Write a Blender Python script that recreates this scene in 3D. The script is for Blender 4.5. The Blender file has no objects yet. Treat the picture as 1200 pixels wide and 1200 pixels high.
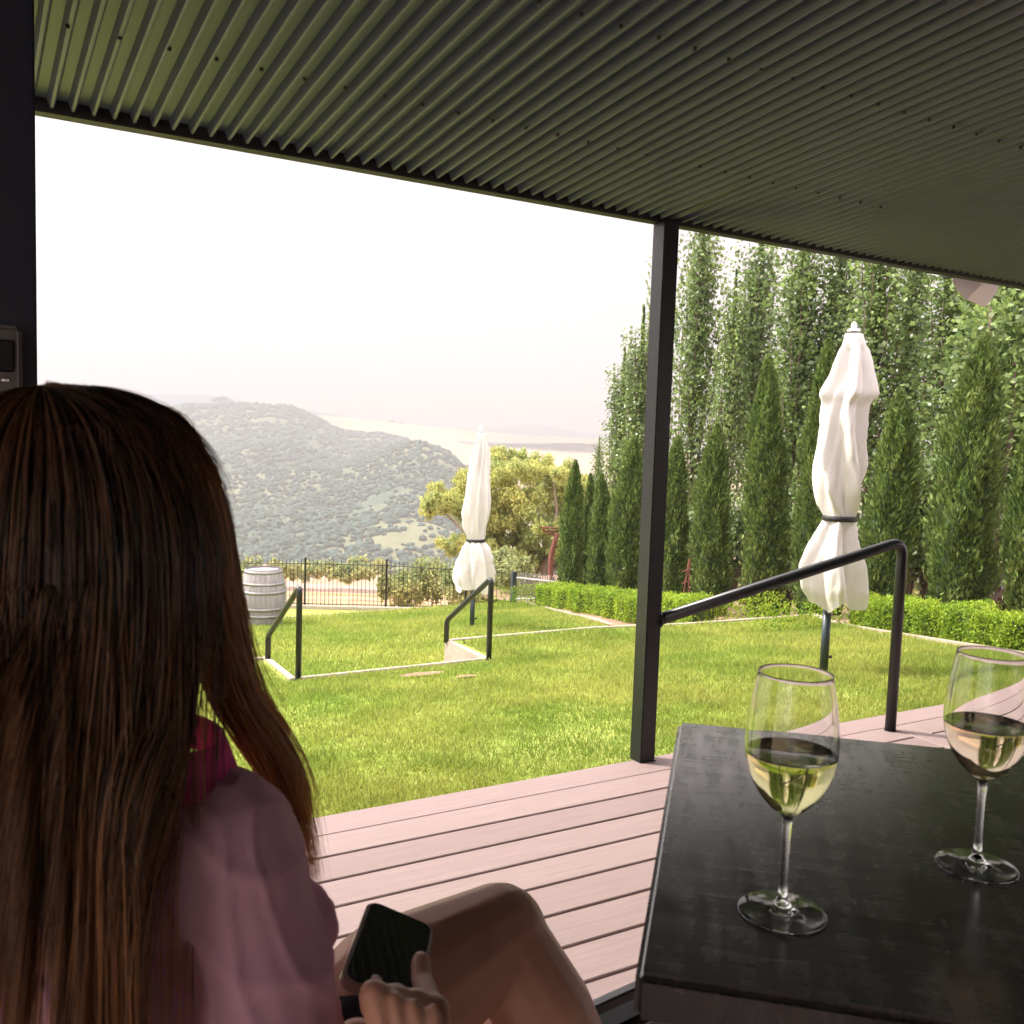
import bpy, bmesh, math, random
import numpy as np
from mathutils import Vector, Matrix, noise
random.seed(7); rng = np.random.default_rng(7)
S = bpy.context.scene; COL = S.collection

# ------------------------------------------------------------------ camera
F, CH = 1110.0, 1.5
YAW, PITCH, ROLL = math.atan(648/1110), math.atan(92/1110), math.atan(.033)
fw = np.array([math.sin(YAW)*math.cos(PITCH), math.cos(YAW)*math.cos(PITCH), -math.sin(PITCH)])
r0 = np.array([math.cos(YAW), -math.sin(YAW), 0.0]); u0 = np.cross(r0, fw)
rt = r0*math.cos(ROLL)+u0*math.sin(ROLL); up = u0*math.cos(ROLL)-r0*math.sin(ROLL)
CAM = np.array([0, 0, CH])
def at(x, y, d): return CAM + (fw + rt*(x-600)/F - up*(y-600)/F)*d
def hit(x, y, zf):
    k = fw + rt*(x-600)/F - up*(y-600)/F; t = .5
    while t < 80:
        p = CAM+k*t
        if p[2] < zf(p[0], p[1]): return p
        t += .01
    return p
RH = np.array([math.cos(YAW), -math.sin(YAW), 0]); FH = np.array([math.sin(YAW), math.cos(YAW), 0])
def P(a, b, z): return RH*a + FH*b + np.array([0, 0, z])   # metres right / ahead / up

cd = bpy.data.cameras.new('camera'); cam = bpy.data.objects.new('camera', cd); COL.objects.link(cam)
m = Matrix.Identity(4)
for i in range(3):
    m[i][0], m[i][1], m[i][2], m[i][3] = rt[i], up[i], -fw[i], CAM[i]
cam.matrix_world = m
cd.sensor_width = 36; cd.lens = 36*F/1200; cd.clip_start = .05; cd.clip_end = 40000
cd.dof.use_dof = True; cd.dof.focus_distance = 3.5; cd.dof.aperture_fstop = 14.0
S.camera = cam

# ------------------------------------------------------------------ materials
def mat(name, col, rough=.6, metal=0.0, spec=.5, noise_=None, col2=None, bump=None, trans=0, island=0, grad=None):
    """noise_=(scale xyz, detail, lo, hi) mixes col -> col2 ; bump=(scale xyz, strength, dist)"""
    M = bpy.data.materials.new(name); M.use_nodes = True
    nt = M.node_tree; N = nt.nodes; L = nt.links; b = N['Principled BSDF']
    b.inputs['Roughness'].default_value = rough; b.inputs['Metallic'].default_value = metal
    b.inputs['Specular IOR Level'].default_value = spec
    b.inputs['Base Color'].default_value = (*col, 1)
    tc = N.new('ShaderNodeTexCoord'); out = b.inputs['Base Color']; src = None
    if noise_:
        mp = N.new('ShaderNodeMapping'); mp.inputs['Scale'].default_value = noise_[0]
        L.new(tc.outputs['Object'], mp.inputs['Vector'])
        nz = N.new('ShaderNodeTexNoise'); nz.inputs['Scale'].default_value = 1; nz.inputs['Detail'].default_value = noise_[1]
        nz.inputs['Roughness'].default_value = .65
        L.new(mp.outputs[0], nz.inputs['Vector'])
        rp = N.new('ShaderNodeValToRGB'); rp.color_ramp.elements[0].position = noise_[2]; rp.color_ramp.elements[1].position = noise_[3]
        rp.color_ramp.elements[0].color = (*col, 1); rp.color_ramp.elements[1].color = (*(col2 or col), 1)
        L.new(nz.outputs['Fac'], rp.inputs[0]); src = rp.outputs[0]
    if island:
        hs_=.015 if island>.1 else .002
        g = N.new('ShaderNodeNewGeometry'); hs = N.new('ShaderNodeHueSaturation')
        mr = N.new('ShaderNodeMapRange'); mr.inputs['To Min'].default_value = 1-island; mr.inputs['To Max'].default_value = 1+island
        L.new(g.outputs['Random Per Island'], mr.inputs['Value']); L.new(mr.outputs[0], hs.inputs['Value'])
        m2 = N.new('ShaderNodeMapRange'); m2.inputs['To Min'].default_value = .5-hs_; m2.inputs['To Max'].default_value = .5+hs_
        mm = N.new('ShaderNodeMath'); mm.operation = 'FRACT'; mu = N.new('ShaderNodeMath'); mu.operation = 'MULTIPLY'; mu.inputs[1].default_value = 7.3
        L.new(g.outputs['Random Per Island'], mu.inputs[0]); L.new(mu.outputs[0], mm.inputs[0]); L.new(mm.outputs[0], m2.inputs['Value'])
        L.new(m2.outputs[0], hs.inputs['Hue'])
        if src: L.new(src, hs.inputs['Color'])
        else: hs.inputs['Color'].default_value = (*col, 1)
        src = hs.outputs[0]
    if src: L.new(src, out)
    if bump:
        mp = N.new('ShaderNodeMapping'); mp.inputs['Scale'].default_value = bump[0]
        L.new(tc.outputs['Object'], mp.inputs['Vector'])
        nz = N.new('ShaderNodeTexNoise'); nz.inputs['Scale'].default_value = 1; nz.inputs['Detail'].default_value = 5
        L.new(mp.outputs[0], nz.inputs['Vector'])
        bp = N.new('ShaderNodeBump'); bp.inputs['Strength'].default_value = bump[1]; bp.inputs['Distance'].default_value = bump[2]
        L.new(nz.outputs['Fac'], bp.inputs['Height']); L.new(bp.outputs[0], b.inputs['Normal'])
    if trans:
        t = N.new('ShaderNodeBsdfTranslucent'); mx = N.new('ShaderNodeMixShader'); mx.inputs[0].default_value = trans
        if src: L.new(src, t.inputs['Color'])
        else: t.inputs['Color'].default_value = (*col, 1)
        L.new(b.outputs[0], mx.inputs[1]); L.new(t.outputs[0], mx.inputs[2]); L.new(mx.outputs[0], N['Material Output'].inputs['Surface'])
    return M

M = {}
M['black'] = mat('black_powder_coat', (.012,.013,.014), .32, 0, .5, bump=((90,90,90),.04,.002))
M['blackmatt'] = mat('black_matt', (.012,.012,.013), .6)
M['wallpost'] = mat('dark_painted_steel', (.016,.020,.036), .45, noise_=((3,3,1),4,.3,.8), col2=(.022,.026,.042))
M['roof'] = mat('green_roof_metal', (.046,.050,.110), .38, .0, .6, noise_=((1.2,.6,1),3,.35,.75), col2=(.052,.057,.122))
M['deck'] = mat('composite_deck', (.28,.208,.195), .6, 0, .35, noise_=((2.5,60,1),6,.3,.75), col2=(.215,.158,.148), bump=((14,260,10),.35,.003), island=.07)
M['soil'] = mat('dry_soil', (.30,.19,.12), .9, noise_=((4,4,4),6,.35,.7), col2=(.18,.11,.07), bump=((20,20,20),.6,.02))
M['timber'] = mat('weathered_timber', (.42,.35,.28), .8, noise_=((6,6,20),5,.3,.75), col2=(.27,.22,.18), bump=((20,20,60),.4,.004))
M['white_cloth'] = mat('white_canvas', (.78,.745,.73), .85, 0, .2, noise_=((3,3,2),4,.3,.8), col2=(.66,.62,.60), bump=((22,22,9),.55,.012), trans=.22)
M['grey_pole'] = mat('dark_steel_sleeve', (.035,.05,.06), .4, .2)
M['pale_pole'] = mat('pale_aluminium', (.55,.55,.54), .35, .6)
M['oak'] = mat('weathered_oak', (.36,.33,.34), .8, noise_=((18,18,1.5),5,.3,.7), col2=(.20,.185,.19), bump=((30,30,4),.5,.006))
M['hoop'] = mat('galvanised_hoop', (.36,.36,.39), .55, .5, noise_=((8,8,8),4,.3,.7), col2=(.24,.2,.18))
M['rust'] = mat('rusty_steel', (.22,.075,.045), .75, .2, noise_=((9,9,9),5,.3,.7), col2=(.12,.045,.03))
M['speaker'] = mat('white_plastic', (.88,.85,.83), .4)
M['bark'] = mat('brown_bark', (.16,.105,.08), .9, noise_=((10,10,3),5,.3,.7), col2=(.08,.055,.045), bump=((24,24,6),.7,.02))
M['palebark'] = mat('pale_bark', (.30,.24,.17), .9, noise_=((6,6,2),5,.3,.7), col2=(.16,.11,.08))
def leafmat(n, a, b, trans=.3, sc=1.3, island=.35, spec=.3, rough=.55):
    return mat(n, a, rough, 0, spec, noise_=((sc,sc,sc),3,.35,.65), col2=b, trans=trans, island=island)
M['cypress'] = leafmat('cypress_foliage', (.085,.14,.032), (.17,.225,.058), .32, 3.0, .5)
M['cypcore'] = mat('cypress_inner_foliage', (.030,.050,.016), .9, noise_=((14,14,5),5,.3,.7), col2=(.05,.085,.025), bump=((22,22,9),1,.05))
M['pear'] = leafmat('pear_leaf', (.11,.165,.060), (.24,.33,.095), .45, .9, .5, .6, .38)
M['euc'] = leafmat('gum_leaf', (.33,.40,.14), (.52,.50,.15), .55, .55, .3)
M['scrub'] = leafmat('scrub_leaf', (.20,.27,.11), (.40,.38,.14), .4, .3, .4)
M['hedge'] = leafmat('hedge_leaf', (.18,.29,.025), (.33,.44,.04), .45, 2.5, .35)
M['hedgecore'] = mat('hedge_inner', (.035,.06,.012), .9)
M['grass'] = leafmat('grass_blade', (.20,.29,.042), (.36,.385,.085), .42, .8, .45)
# lawn soil / thatch with patches
M['lawn'] = mat('lawn_thatch', (.17,.25,.035), .9, 0, .1, noise_=((1.1,1.1,1.1),8,.35,.68), col2=(.32,.34,.09), bump=((45,45,45),.8,.02))
M['table'] = None

# hill: dry grass + bush
def hillmat(name, a, b, c, s):
    m_ = mat(name, a, .95, 0, .05, noise_=((s,s,s),8,.42,.62), col2=b, bump=((s*9,s*9,s*9),.6,3))
    nt = m_.node_tree; N = nt.nodes; L = nt.links; bs = N['Principled BSDF']
    old = bs.inputs['Base Color'].links[0].from_socket
    tc = N.new('ShaderNodeTexCoord'); mp = N.new('ShaderNodeMapping'); mp.inputs['Scale'].default_value = (s*.22,)*3
    mp.inputs['Location'].default_value = (3.3,1.1,0)
    nz = N.new('ShaderNodeTexNoise'); nz.inputs['Detail'].default_value = 4; nz.inputs['Scale'].default_value = 1
    rp = N.new('ShaderNodeValToRGB'); rp.color_ramp.elements[0].position = .45; rp.color_ramp.elements[1].position = .58
    L.new(tc.outputs['Object'], mp.inputs[0]); L.new(mp.outputs[0], nz.inputs['Vector']); L.new(nz.outputs['Fac'], rp.inputs[0])
    mx = N.new('ShaderNodeMix'); mx.data_type = 'RGBA'; L.new(rp.outputs[0], mx.inputs[0]); L.new(old, mx.inputs[6]); mx.inputs[7].default_value = (*c, 1)
    L.new(mx.outputs[2], bs.inputs['Base Color']); return m_
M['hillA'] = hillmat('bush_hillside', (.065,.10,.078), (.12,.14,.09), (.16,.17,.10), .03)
M['hillB'] = hillmat('dry_plain', (.46,.31,.20), (.38,.30,.20), (.20,.19,.13), .006)
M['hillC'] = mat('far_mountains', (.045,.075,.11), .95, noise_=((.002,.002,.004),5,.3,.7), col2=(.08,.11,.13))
M['ground'] = hillmat('dry_scrubland', (.20,.20,.09), (.32,.26,.12), (.42,.26,.17), .05)
M['bush'] = mat('bush_crowns', (.055,.088,.074), .95, 0, .05, island=.35)

# ------------------------------------------------------------------ mesh helpers
class MB:
    def __init__(s): s.v = []; s.f = []
    def add(s, v, f):
        o = len(s.v); s.v += [tuple(map(float, p)) for p in v]; s.f += [tuple(i+o for i in q) for q in f]; return s
    def box(s, lo, hi, rot=None, org=(0,0,0)):
        v = [(x,y,z) for x in (lo[0],hi[0]) for y in (lo[1],hi[1]) for z in (lo[2],hi[2])]
        if rot is not None:
            R = Matrix.Rotation(rot, 3, 'Z'); v = [tuple(R@Vector(p)+Vector(org)) for p in v]
        else: v = [tuple(Vector(p)+Vector(org)) for p in v]
        return s.add(v, [(0,1,3,2),(4,6,7,5),(0,4,5,1),(2,3,7,6),(0,2,6,4),(1,5,7,3)])
    def tube(s, pts, rad, n=10, cap=True):
        pts = [Vector(p) for p in pts]; k = len(pts)
        rad = [rad]*k if not hasattr(rad, '__len__') else rad
        t0 = (pts[1]-pts[0]).normalized(); nrm = t0.orthogonal().normalized(); vs = []
        for i, p in enumerate(pts):
            t = (pts[min(i+1,k-1)]-pts[max(i-1,0)]).normalized()
            nrm = (nrm - t*nrm.dot(t)).normalized(); bn = t.cross(nrm)
            for j in range(n):
                a = 2*math.pi*j/n; vs.append(p+(nrm*math.cos(a)+bn*math.sin(a))*rad[i])
        fs = [(i*n+j, i*n+(j+1)%n, (i+1)*n+(j+1)%n, (i+1)*n+j) for i in range(k-1) for j in range(n)]
        if cap: fs += [tuple(range(n-1,-1,-1)), tuple(range((k-1)*n, k*n))]
        return s.add(vs, fs)
    def lathe(s, prof, n=48, org=(0,0,0), cap=False):
        vs = [(org[0]+r_*math.cos(2*math.pi*j/n), org[1]+r_*math.sin(2*math.pi*j/n), org[2]+z) for r_, z in prof for j in range(n)]
        k = len(prof)
        fs = [(i*n+j, i*n+(j+1)%n, (i+1)*n+(j+1)%n, (i+1)*n+j) for i in range(k-1) for j in range(n)]
        if cap: fs += [tuple(range(n-1,-1,-1)), tuple(range((k-1)*n, k*n))]
        return s.add(vs, fs)
    def build(s, name, m_, parent=None, smooth=False, bevel=0, seg=2):
        return mk(name, s.v, s.f, m_, parent, smooth, bevel, seg)
def mk(name, v, f, m_, parent=None, smooth=False, bevel=0, seg=2, recalc=True):
    me = bpy.data.meshes.new(name); me.from_pydata(v, [], f); me.update()
    if recalc:
        bm = bmesh.new(); bm.from_mesh(me); bmesh.ops.recalc_face_normals(bm, faces=bm.faces)
        if bevel: bmesh.ops.bevel(bm, geom=[e for e in bm.edges if len(e.link_faces)==2 and e.calc_face_angle(0)>.5], offset=bevel, segments=seg, affect='EDGES', clamp_overlap=True)
        bm.to_mesh(me); bm.free()
    if smooth: me.polygons.foreach_set('use_smooth', [True]*len(me.polygons))
    if m_: me.materials.append(m_)
    o = bpy.data.objects.new(name, me); COL.objects.link(o)
    if parent: o.parent = parent
    return o
def mkquads(name, V, m_, parent=None, k=4):
    """V: (n,k,3) array of separate faces"""
    n = len(V); me = bpy.data.meshes.new(name)
    me.vertices.add(n*k); me.vertices.foreach_set('co', V.reshape(-1).astype('f4'))
    me.loops.add(n*k); me.loops.foreach_set('vertex_index', np.arange(n*k, dtype='i4'))
    me.polygons.add(n); me.polygons.foreach_set('loop_start', np.arange(0, n*k, k, dtype='i4'))
    me.update(calc_edges=True); me.materials.append(m_)
    o = bpy.data.objects.new(name, me); COL.objects.link(o)
    if parent: o.parent = parent
    return o
def tag(o, label, cat, group=None, kind=None):
    if label: o['label'] = label
    if cat: o['category'] = cat
    if group: o['group'] = group
    if kind: o['kind'] = kind
    return o
def struct(o, kind='structure'): o['kind'] = kind; return o
def thing(name, label, cat, loc=(0,0,0), group=None):
    o = bpy.data.objects.new(name, None); COL.objects.link(o); o.location = loc; o.empty_display_size = .1
    return tag(o, label, cat, group)
def leaves(pts, size, asp=.6, upbias=0.0, jit=.3, face=None):
    """pts (n,3) -> quads of random orientation; upbias makes the long axis point up"""
    n = len(pts); a = rng.normal(size=(n,3)); a[:,2] += upbias*2; a /= np.linalg.norm(a,axis=1)[:,None]
    b = rng.normal(size=(n,3)); b -= a*(a*b).sum(1)[:,None]; b /= np.linalg.norm(b,axis=1)[:,None]
    s = size*(1+jit*rng.uniform(-1,1,n)); L = a*s[:,None]*.5; W = b*(s*asp)[:,None]*.5
    # diamond-ish leaf
    return np.stack([pts-L, pts+W*1.0-L*.1, pts+L, pts-W-L*.1], 1)
def fbm(x, y, z=0, o=4): return noise.fractal(Vector((x,y,z)), 1.0, 2.0, o)

# ------------------------------------------------------------------ terrain
def zU(X, Y): return -.1-.5*min(1, max(0, (Y-3.42)/4.1))
def zL(X, Y): return float(np.interp(Y, [8.3,11.4,15.2,16,30], [-1.0,-1.2,-1.72,-1.78,-2.6]))
def grid(name, xs, ys, zf, m_, inside=None):
    nx, ny = len(xs), len(ys)
    v = [(x, y, zf(x,y)) for y in ys for x in xs]
    f = []
    for j in range(ny-1):
        for i in range(nx-1):
            cx, cy = (xs[i]+xs[i+1])/2, (ys[j]+ys[j+1])/2
            if inside is None or inside(cx, cy): f.append((j*nx+i, j*nx+i+1, (j+1)*nx+i+1, (j+1)*nx+i))
    return mk(name, v, f, m_, smooth=True)
# wall line (far edge of the upper lawn)
WL = [(-6,8.3),(2.35,8.33),(4.13,8.40),(6.0,8.345),(7.04,8.14),(8.94,8.0)]
def wallY(X): return float(np.interp(X, [p[0] for p in WL], [p[1] for p in WL]))
NX0, NX1, NY = 2.38, 4.18, 7.55     # the stair notch
def bedX(Y): return float(np.interp(Y, [2.0,3.0,4.74,7.06,8.0], [6.9,7.25,7.83,8.574,8.94]))
def lbedX(Y): return float(np.interp(Y, [8.3,10.37,12.0,14.9,20], [7.45,7.77,8.13,9.14,10.9]))
bump_ = lambda x,y: .012*fbm(x*1.3,y*1.3,2)
# upper lawn: strips so that the notch and curved edges stay exact
def strips(name, x0f, x1f, ys, zf, m_, nx=60):
    v=[]; f=[]
    for y in ys:
        a, b = x0f(y), x1f(y)
        for i in range(nx+1):
            x = a+(b-a)*i/nx; v.append((x, y, zf(x,y)+bump_(x,y)))
    for j in range(len(ys)-1):
        for i in range(nx): f.append((j*(nx+1)+i, j*(nx+1)+i+1, (j+1)*(nx+1)+i+1, (j+1)*(nx+1)+i))
    return v, f
mb = MB()
v,f = strips('', lambda y:-6, bedX, np.linspace(3.3,NY,30), zU, None); mb.add(v,f)
v,f = strips('', lambda y:-6, lambda y:NX0, np.linspace(NY,8.33,6), zU, None, 20); mb.add(v,f)
# right of the notch, up to the curved wall line
v=[];f=[]; nx=40; ny=6
for j in range(ny+1):
    for i in range(nx+1):
        y0=NY; 
        X=NX1+(bedX(NY+ (wallY(8.9)-NY)*j/ny)-NX1)*i/nx; y=y0+(wallY(X)-y0)*j/ny
        v.append((X,y,zU(X,y)+bump_(X,y)))
for j in range(ny):
    for i in range(nx): f.append((j*(nx+1)+i, j*(nx+1)+i+1, (j+1)*(nx+1)+i+1, (j+1)*(nx+1)+i))
mb.add(v,f)
lawn = struct(mb.build('lawn', M['lawn'], smooth=True))
v,f = strips('', lambda y:-8, lbedX, np.linspace(7.2,15.6,40), zL, None)
ll = struct(mk('lower_lawn', v, f, M['lawn'], smooth=True))
fy=lambda X: float(np.interp(X,[-6,2.5,4.6,5.6,6.86,7.74,9.03,9.9],[27,20.3,18.3,17.3,16.35,15.9,15.65,15.6]))
v=[];f=[]
for i in range(41):
    X=-8+18*i/40
    for j in range(7): Y=15.5+(fy(X)-15.5)*j/6; v.append((X,Y,zL(X,Y)-.07))
for i in range(40):
    for j in range(6): f.append((i*7+j,(i+1)*7+j,(i+1)*7+j+1,i*7+j+1))
struct(mk('lawn_strip', v, f, M['lawn'], smooth=True))
# garden bed to the right, sloping away
def zBed(X,Y):
    zz = float(np.interp(Y, [-20,3,5,8,10.4,12,15,20], [0,-.15,-.30,-.66,-1.08,-1.25,-1.66,-2.4]))-.012
    return zz - .035*max(0,X-9)**1.25 + .02*fbm(X*2,Y*2)
v=[];f=[]; ys=np.linspace(-20,24,110); nx=40
for y in ys:
    x0 = (bedX(y) if y<8.1 else lbedX(y))-.02
    for i in range(nx+1):
        x=x0+(30-x0)*(i/nx)**1.6; v.append((x,y,zBed(x,y)))
for j in range(len(ys)-1):
    for i in range(nx): f.append((j*(nx+1)+i, j*(nx+1)+i+1, (j+1)*(nx+1)+i+1, (j+1)*(nx+1)+i))
struct(mk('garden_bed', v, f, M['soil'], smooth=True))
# base ground: falls into the valley with radial distance, wide enough to reach the horizon
v=[];f=[]; Rs=[0,6,12,17,21,26,32,40,52,70,95,130,170,220,280,360,450,600,900,1500,3000,6000,12000,20000]; NA=120
Zs=[-.9,-1.3,-2.0,-2.35,-2.9,-3.7,-4.8,-6.2,-8.3,-11.5,-15.8,-21.5,-27.5,-35,-43,-54,-65,-78,-110,-150,-200,-260,-320,-380]
for R_,Z_ in zip(Rs,Zs):
    for a in range(NA):
        t=2*math.pi*a/NA; x=R_*math.sin(t); y=R_*math.cos(t)
        v.append((x,y,Z_+ (0 if R_<25 else min(R_*.012,6)*fbm(x*.02,y*.02))))
for j in range(len(Rs)-1):
    for a in range(NA): f.append((j*NA+a, j*NA+(a+1)%NA, (j+1)*NA+(a+1)%NA, (j+1)*NA+a))
struct(mk('ground', v, f, M['ground'], smooth=True))

v=[];f=[]
for i in range(25):
    for j in range(-1,9):
        R_=165+125*max(j,0)/8; az_=math.atan2(*(at(262+190*i/24,690,1)-CAM)[:2]); x=R_*math.sin(az_); y=R_*math.cos(az_)
        v.append((x,y,float(np.interp(R_,Rs,Zs))+min(R_*.012,6)*fbm(x*.02,y*.02)+.5+.2*fbm(x*.05,y*.05)-(6 if j<0 else 0)))
for i in range(24):
    for j in range(9): f.append((i*10+j,(i+1)*10+j,(i+1)*10+j+1,i*10+j+1))
struct(mk('field', v, f, mat('ploughed_field',(.36,.25,.20),.95,noise_=((.05,.05,.05),4,.3,.7),col2=(.30,.23,.16)), smooth=True))
# hills --------------------------------------------------------------
def crest(pts, px): return float(np.interp(px, [p[0] for p in pts], [p[1] for p in pts]))
def hill(name, pts, D, base_y, Dbase, m_, px0, px1, nx=160, ny=50, amp=6, fr=.006, back=.25, sub=1.0, hor=None):
    v=[]; f=[]
    for i in range(nx+1):
        px = px0+(px1-px0)*i/nx; c = at(px, crest(pts,px), D); b = at(px, base_y, Dbase)
        b[2] = CH-(base_y-508-.033*(px-600))/F*Dbase
        for j in range(ny+1):
            t = j/ny
            p = b+(c-b)*t
            s = t + .12*math.sin(math.pi*t)*sub
            p[2] = b[2]+(c[2]-b[2])*min(s,1.0) if t<1 else c[2]
            w = math.sin(math.pi*min(1,t))**.7 if t<1 else 0
            p[2] += amp*w*fbm(p[0]*fr, p[1]*fr, 1.7, 6) + amp*.10*fbm(p[0]*fr*9,p[1]*fr*9,3)
            v.append(tuple(p))
        for q in (1.12,1.4):
            p = CAM+(c-CAM)*q; p[2] = c[2]-(q-1)*D*back; v.append(tuple(p))
    k = ny+3
    for i in range(nx):
        for j in range(k-1): f.append((i*k+j,(i+1)*k+j,(i+1)*k+j+1,i*k+j+1))
    o = mk(name, v, f, m_, smooth=True); struct(o); return v, k
A1=[(-500,500),(-200,485),(40,470),(200,479),(250,479),(320,479),(338,479),(360,488),(380,497),(400,507),(430,512),(450,513),(480,524),(520,560),(600,610),(900,700)]
A2=[(-500,600),(200,566),(300,549),(350,545),(400,540),(440,529),(465,519),(490,516),(510,521),(530,532),(548,549),(575,578),(620,620),(900,690)]
B=[(-400,480),(300,486),(380,487),(420,491),(480,497),(540,503),(600,509),(700,514),(900,528),(1200,540),(1900,570)]
B2=[(-400,600),(380,560),(560,545),(620,535),(700,528),(800,532),(900,545),(1000,560),(1100,566),(1250,560),(1900,590)]
C1=[(-400,470),(45,453),(80,455),(150,461),(200,462),(245,463),(290,471),(340,478),(400,487),(430,495),(470,505),(700,530)]
C2=[(300,520),(520,506),(560,503),(600,500),(630,498),(660,503),(690,508),(800,512),(1000,520),(1900,560)]
va, ka = hill('hill', A1, 1350, 600, 700, M['hillA'], -300, 700, 220, 70, 26, .0035)
vb, kb = hill('near_hill', A2, 900, 668, 420, M['hillA'], -300, 900, 240, 80, 16, .006)
hill('plain', B, 1650, 545, 1300, M['hillB'], -300, 1800, 160, 40, 10, .004, back=.03)
hill('distant_slope', B2, 1500, 660, 500, M['hillB'], 300, 1900, 200, 50, 18, .004, back=.1)
hill('mountains', C1, 1750, 520, 1450, M['hillC'], -400, 700, 120, 14, 14, .003)
hill('far_mountains', C2, 2300, 525, 1900, M['hillC'], 300, 1800, 120, 14, 12, .002)
# bush crowns over the two hills
def blobset(name, vs, k, nrow, n, smin, smax, m_, dens, seedz):
    vs = np.array(vs).reshape(-1, k, 3)[:, :nrow+1]
    ico = bmesh.new(); bmesh.ops.create_icosphere(ico, subdivisions=1, radius=1)
    iv = np.array([p.co[:] for p in ico.verts]); fi = np.array([[q.index for q in fa.verts] for fa in ico.faces]); ico.free()
    out=[]; c=0
    while c < n:
        i = rng.uniform(0, vs.shape[0]-1.01); j = rng.uniform(0, nrow-.01); a,b = int(i),int(j)
        p = vs[a,b]*(1-(i-a))*(1-(j-b))+vs[a+1,b]*(i-a)*(1-(j-b))+vs[a,b+1]*(1-(i-a))*(j-b)+vs[a+1,b+1]*(i-a)*(j-b)
        if fbm(p[0]*dens, p[1]*dens, seedz, 5) + rng.uniform(-.12,.12) < (-.30 if j < nrow*.72 else -.30): 
            if rng.uniform() > .05: continue
        s = rng.uniform(smin, smax)*(.6+.4*rng.uniform())
        w = iv*(1+.28*rng.uniform(-1,1,(len(iv),1)))*np.array([1,1,.75])*s
        out.append(w+p+np.array([0,0,s*.35])); c += 1
    W = np.array(out); T = W[:, fi].reshape(-1,3,3)
    # connected blobs (shared verts) so that the per-island colour is per crown
    me = bpy.data.meshes.new(name); nv=len(iv); V=W.reshape(-1,3)
    FI=(fi[None]+np.arange(n)[:,None,None]*nv).reshape(-1)
    me.vertices.add(len(V)); me.vertices.foreach_set('co', V.reshape(-1).astype('f4'))
    me.loops.add(len(FI)); me.loops.foreach_set('vertex_index', FI.astype('i4'))
    me.polygons.add(len(FI)//3); me.polygons.foreach_set('loop_start', np.arange(0,len(FI),3,dtype='i4')); me.update(calc_edges=True)
    me.materials.append(m_); o = bpy.data.objects.new(name, me); COL.objects.link(o)
    tag(o, 'hazy bushland of low crowns covering the hillside', 'bushland', kind='stuff')
blobset('bushland', va, ka, 70, 16000, 2.0, 4.6, M['bush'], .0035, 4)
blobset('bushland', vb, kb, 80, 30000, 1.0, 2.9, M['bush'], .007, 9)

# ------------------------------------------------------------------ leaf trees
def limb(mb_, p0, d, L, r0_, r1_, n=7, wob=.06, k=6):
    pts=[Vector(p0)]; d=Vector(d).normalized()
    for i in range(n):
        d=(d+Vector(rng.normal(size=3))*wob).normalized(); pts.append(pts[-1]+d*L/n)
    mb_.tube(pts, [r0_+(r1_-r0_)*i/n for i in range(n+1)], k); return pts

# slim cypresses
def cypress_mesh(h, r, seed):
    g = np.random.default_rng(seed); n=int(21000*h/3.2*(r/.34)); 
    prof = lambda t: np.interp(t,[0,.06,.2,.4,.6,.78,.9,.97,1],[.78,.90,1.0,1.02,.94,.70,.42,.20,.03])
    t = g.uniform(0,1,n)**.85; a = g.uniform(0,2*math.pi,n)
    ph = g.uniform(0,6,8)
    lump = 1+.16*np.sin(3*a+9*t+ph[0])*np.sin(13*t+ph[1]) + .12*np.sin(5*a-17*t+ph[2]) + .11*np.sin(9*a+31*t+ph[3])*np.sin(23*t+2*a)+.07*np.sin(14*a-47*t)
    rad = r*prof(t)*lump*(1+.10*g.normal(size=n)) - r*.22*g.uniform(0,1,n)**2
    bx = .05*r*np.sin(3*t+ph[4])*3; by = .05*r*np.sin(4*t+ph[5])*3
    pts = np.stack([rad*np.cos(a)+bx, rad*np.sin(a)+by, t*h*.985+.05], 1)
    out = np.stack([np.cos(a), np.sin(a), np.zeros(n)],1)
    ax = out*.55 + np.array([0,0,1.0]) + g.normal(size=(n,3))*.34; ax/=np.linalg.norm(ax,axis=1)[:,None]
    b = g.normal(size=(n,3)); b-=ax*(ax*b).sum(1)[:,None]; b/=np.linalg.norm(b,axis=1)[:,None]
    s = .056*(1+.6*g.uniform(-1,1,n)); L=ax*s[:,None]*.6; W=b*s[:,None]*.20
    return np.stack([pts-L,pts+W,pts+L,pts-W],1), (prof, ph)
CYP = [ # px, base py, top py, half width px, X plane
 (668,700,540,15),(686,702,556,11),(700,704,556,17),(733,706,512,22),(786,712,512,22),(831,716,498,24),(889,722,418,27),(951,716,400,26),
 (1034,712,458,31),(1126,716,394,40),(1197,722,490,27)]
LABC = ['leftmost slim dark green cypress, beside the rusty arbor','narrow light green cypress squeezed behind the second tree of the row','third cypress of the row with a leafy twig above its tip',
 'cypress just left of the black veranda post','slim cypress partly hidden behind the black veranda post','cypress just right of the veranda post with a blunt tip',
 'tall pointed cypress between the veranda post and the near white umbrella','tall cypress immediately left of the near closed umbrella','broad dark cypress immediately right of the near closed umbrella',
 'widest tallest cypress behind the clipped hedge and bent handrail','cypress cut off by the right edge of the view']
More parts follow.
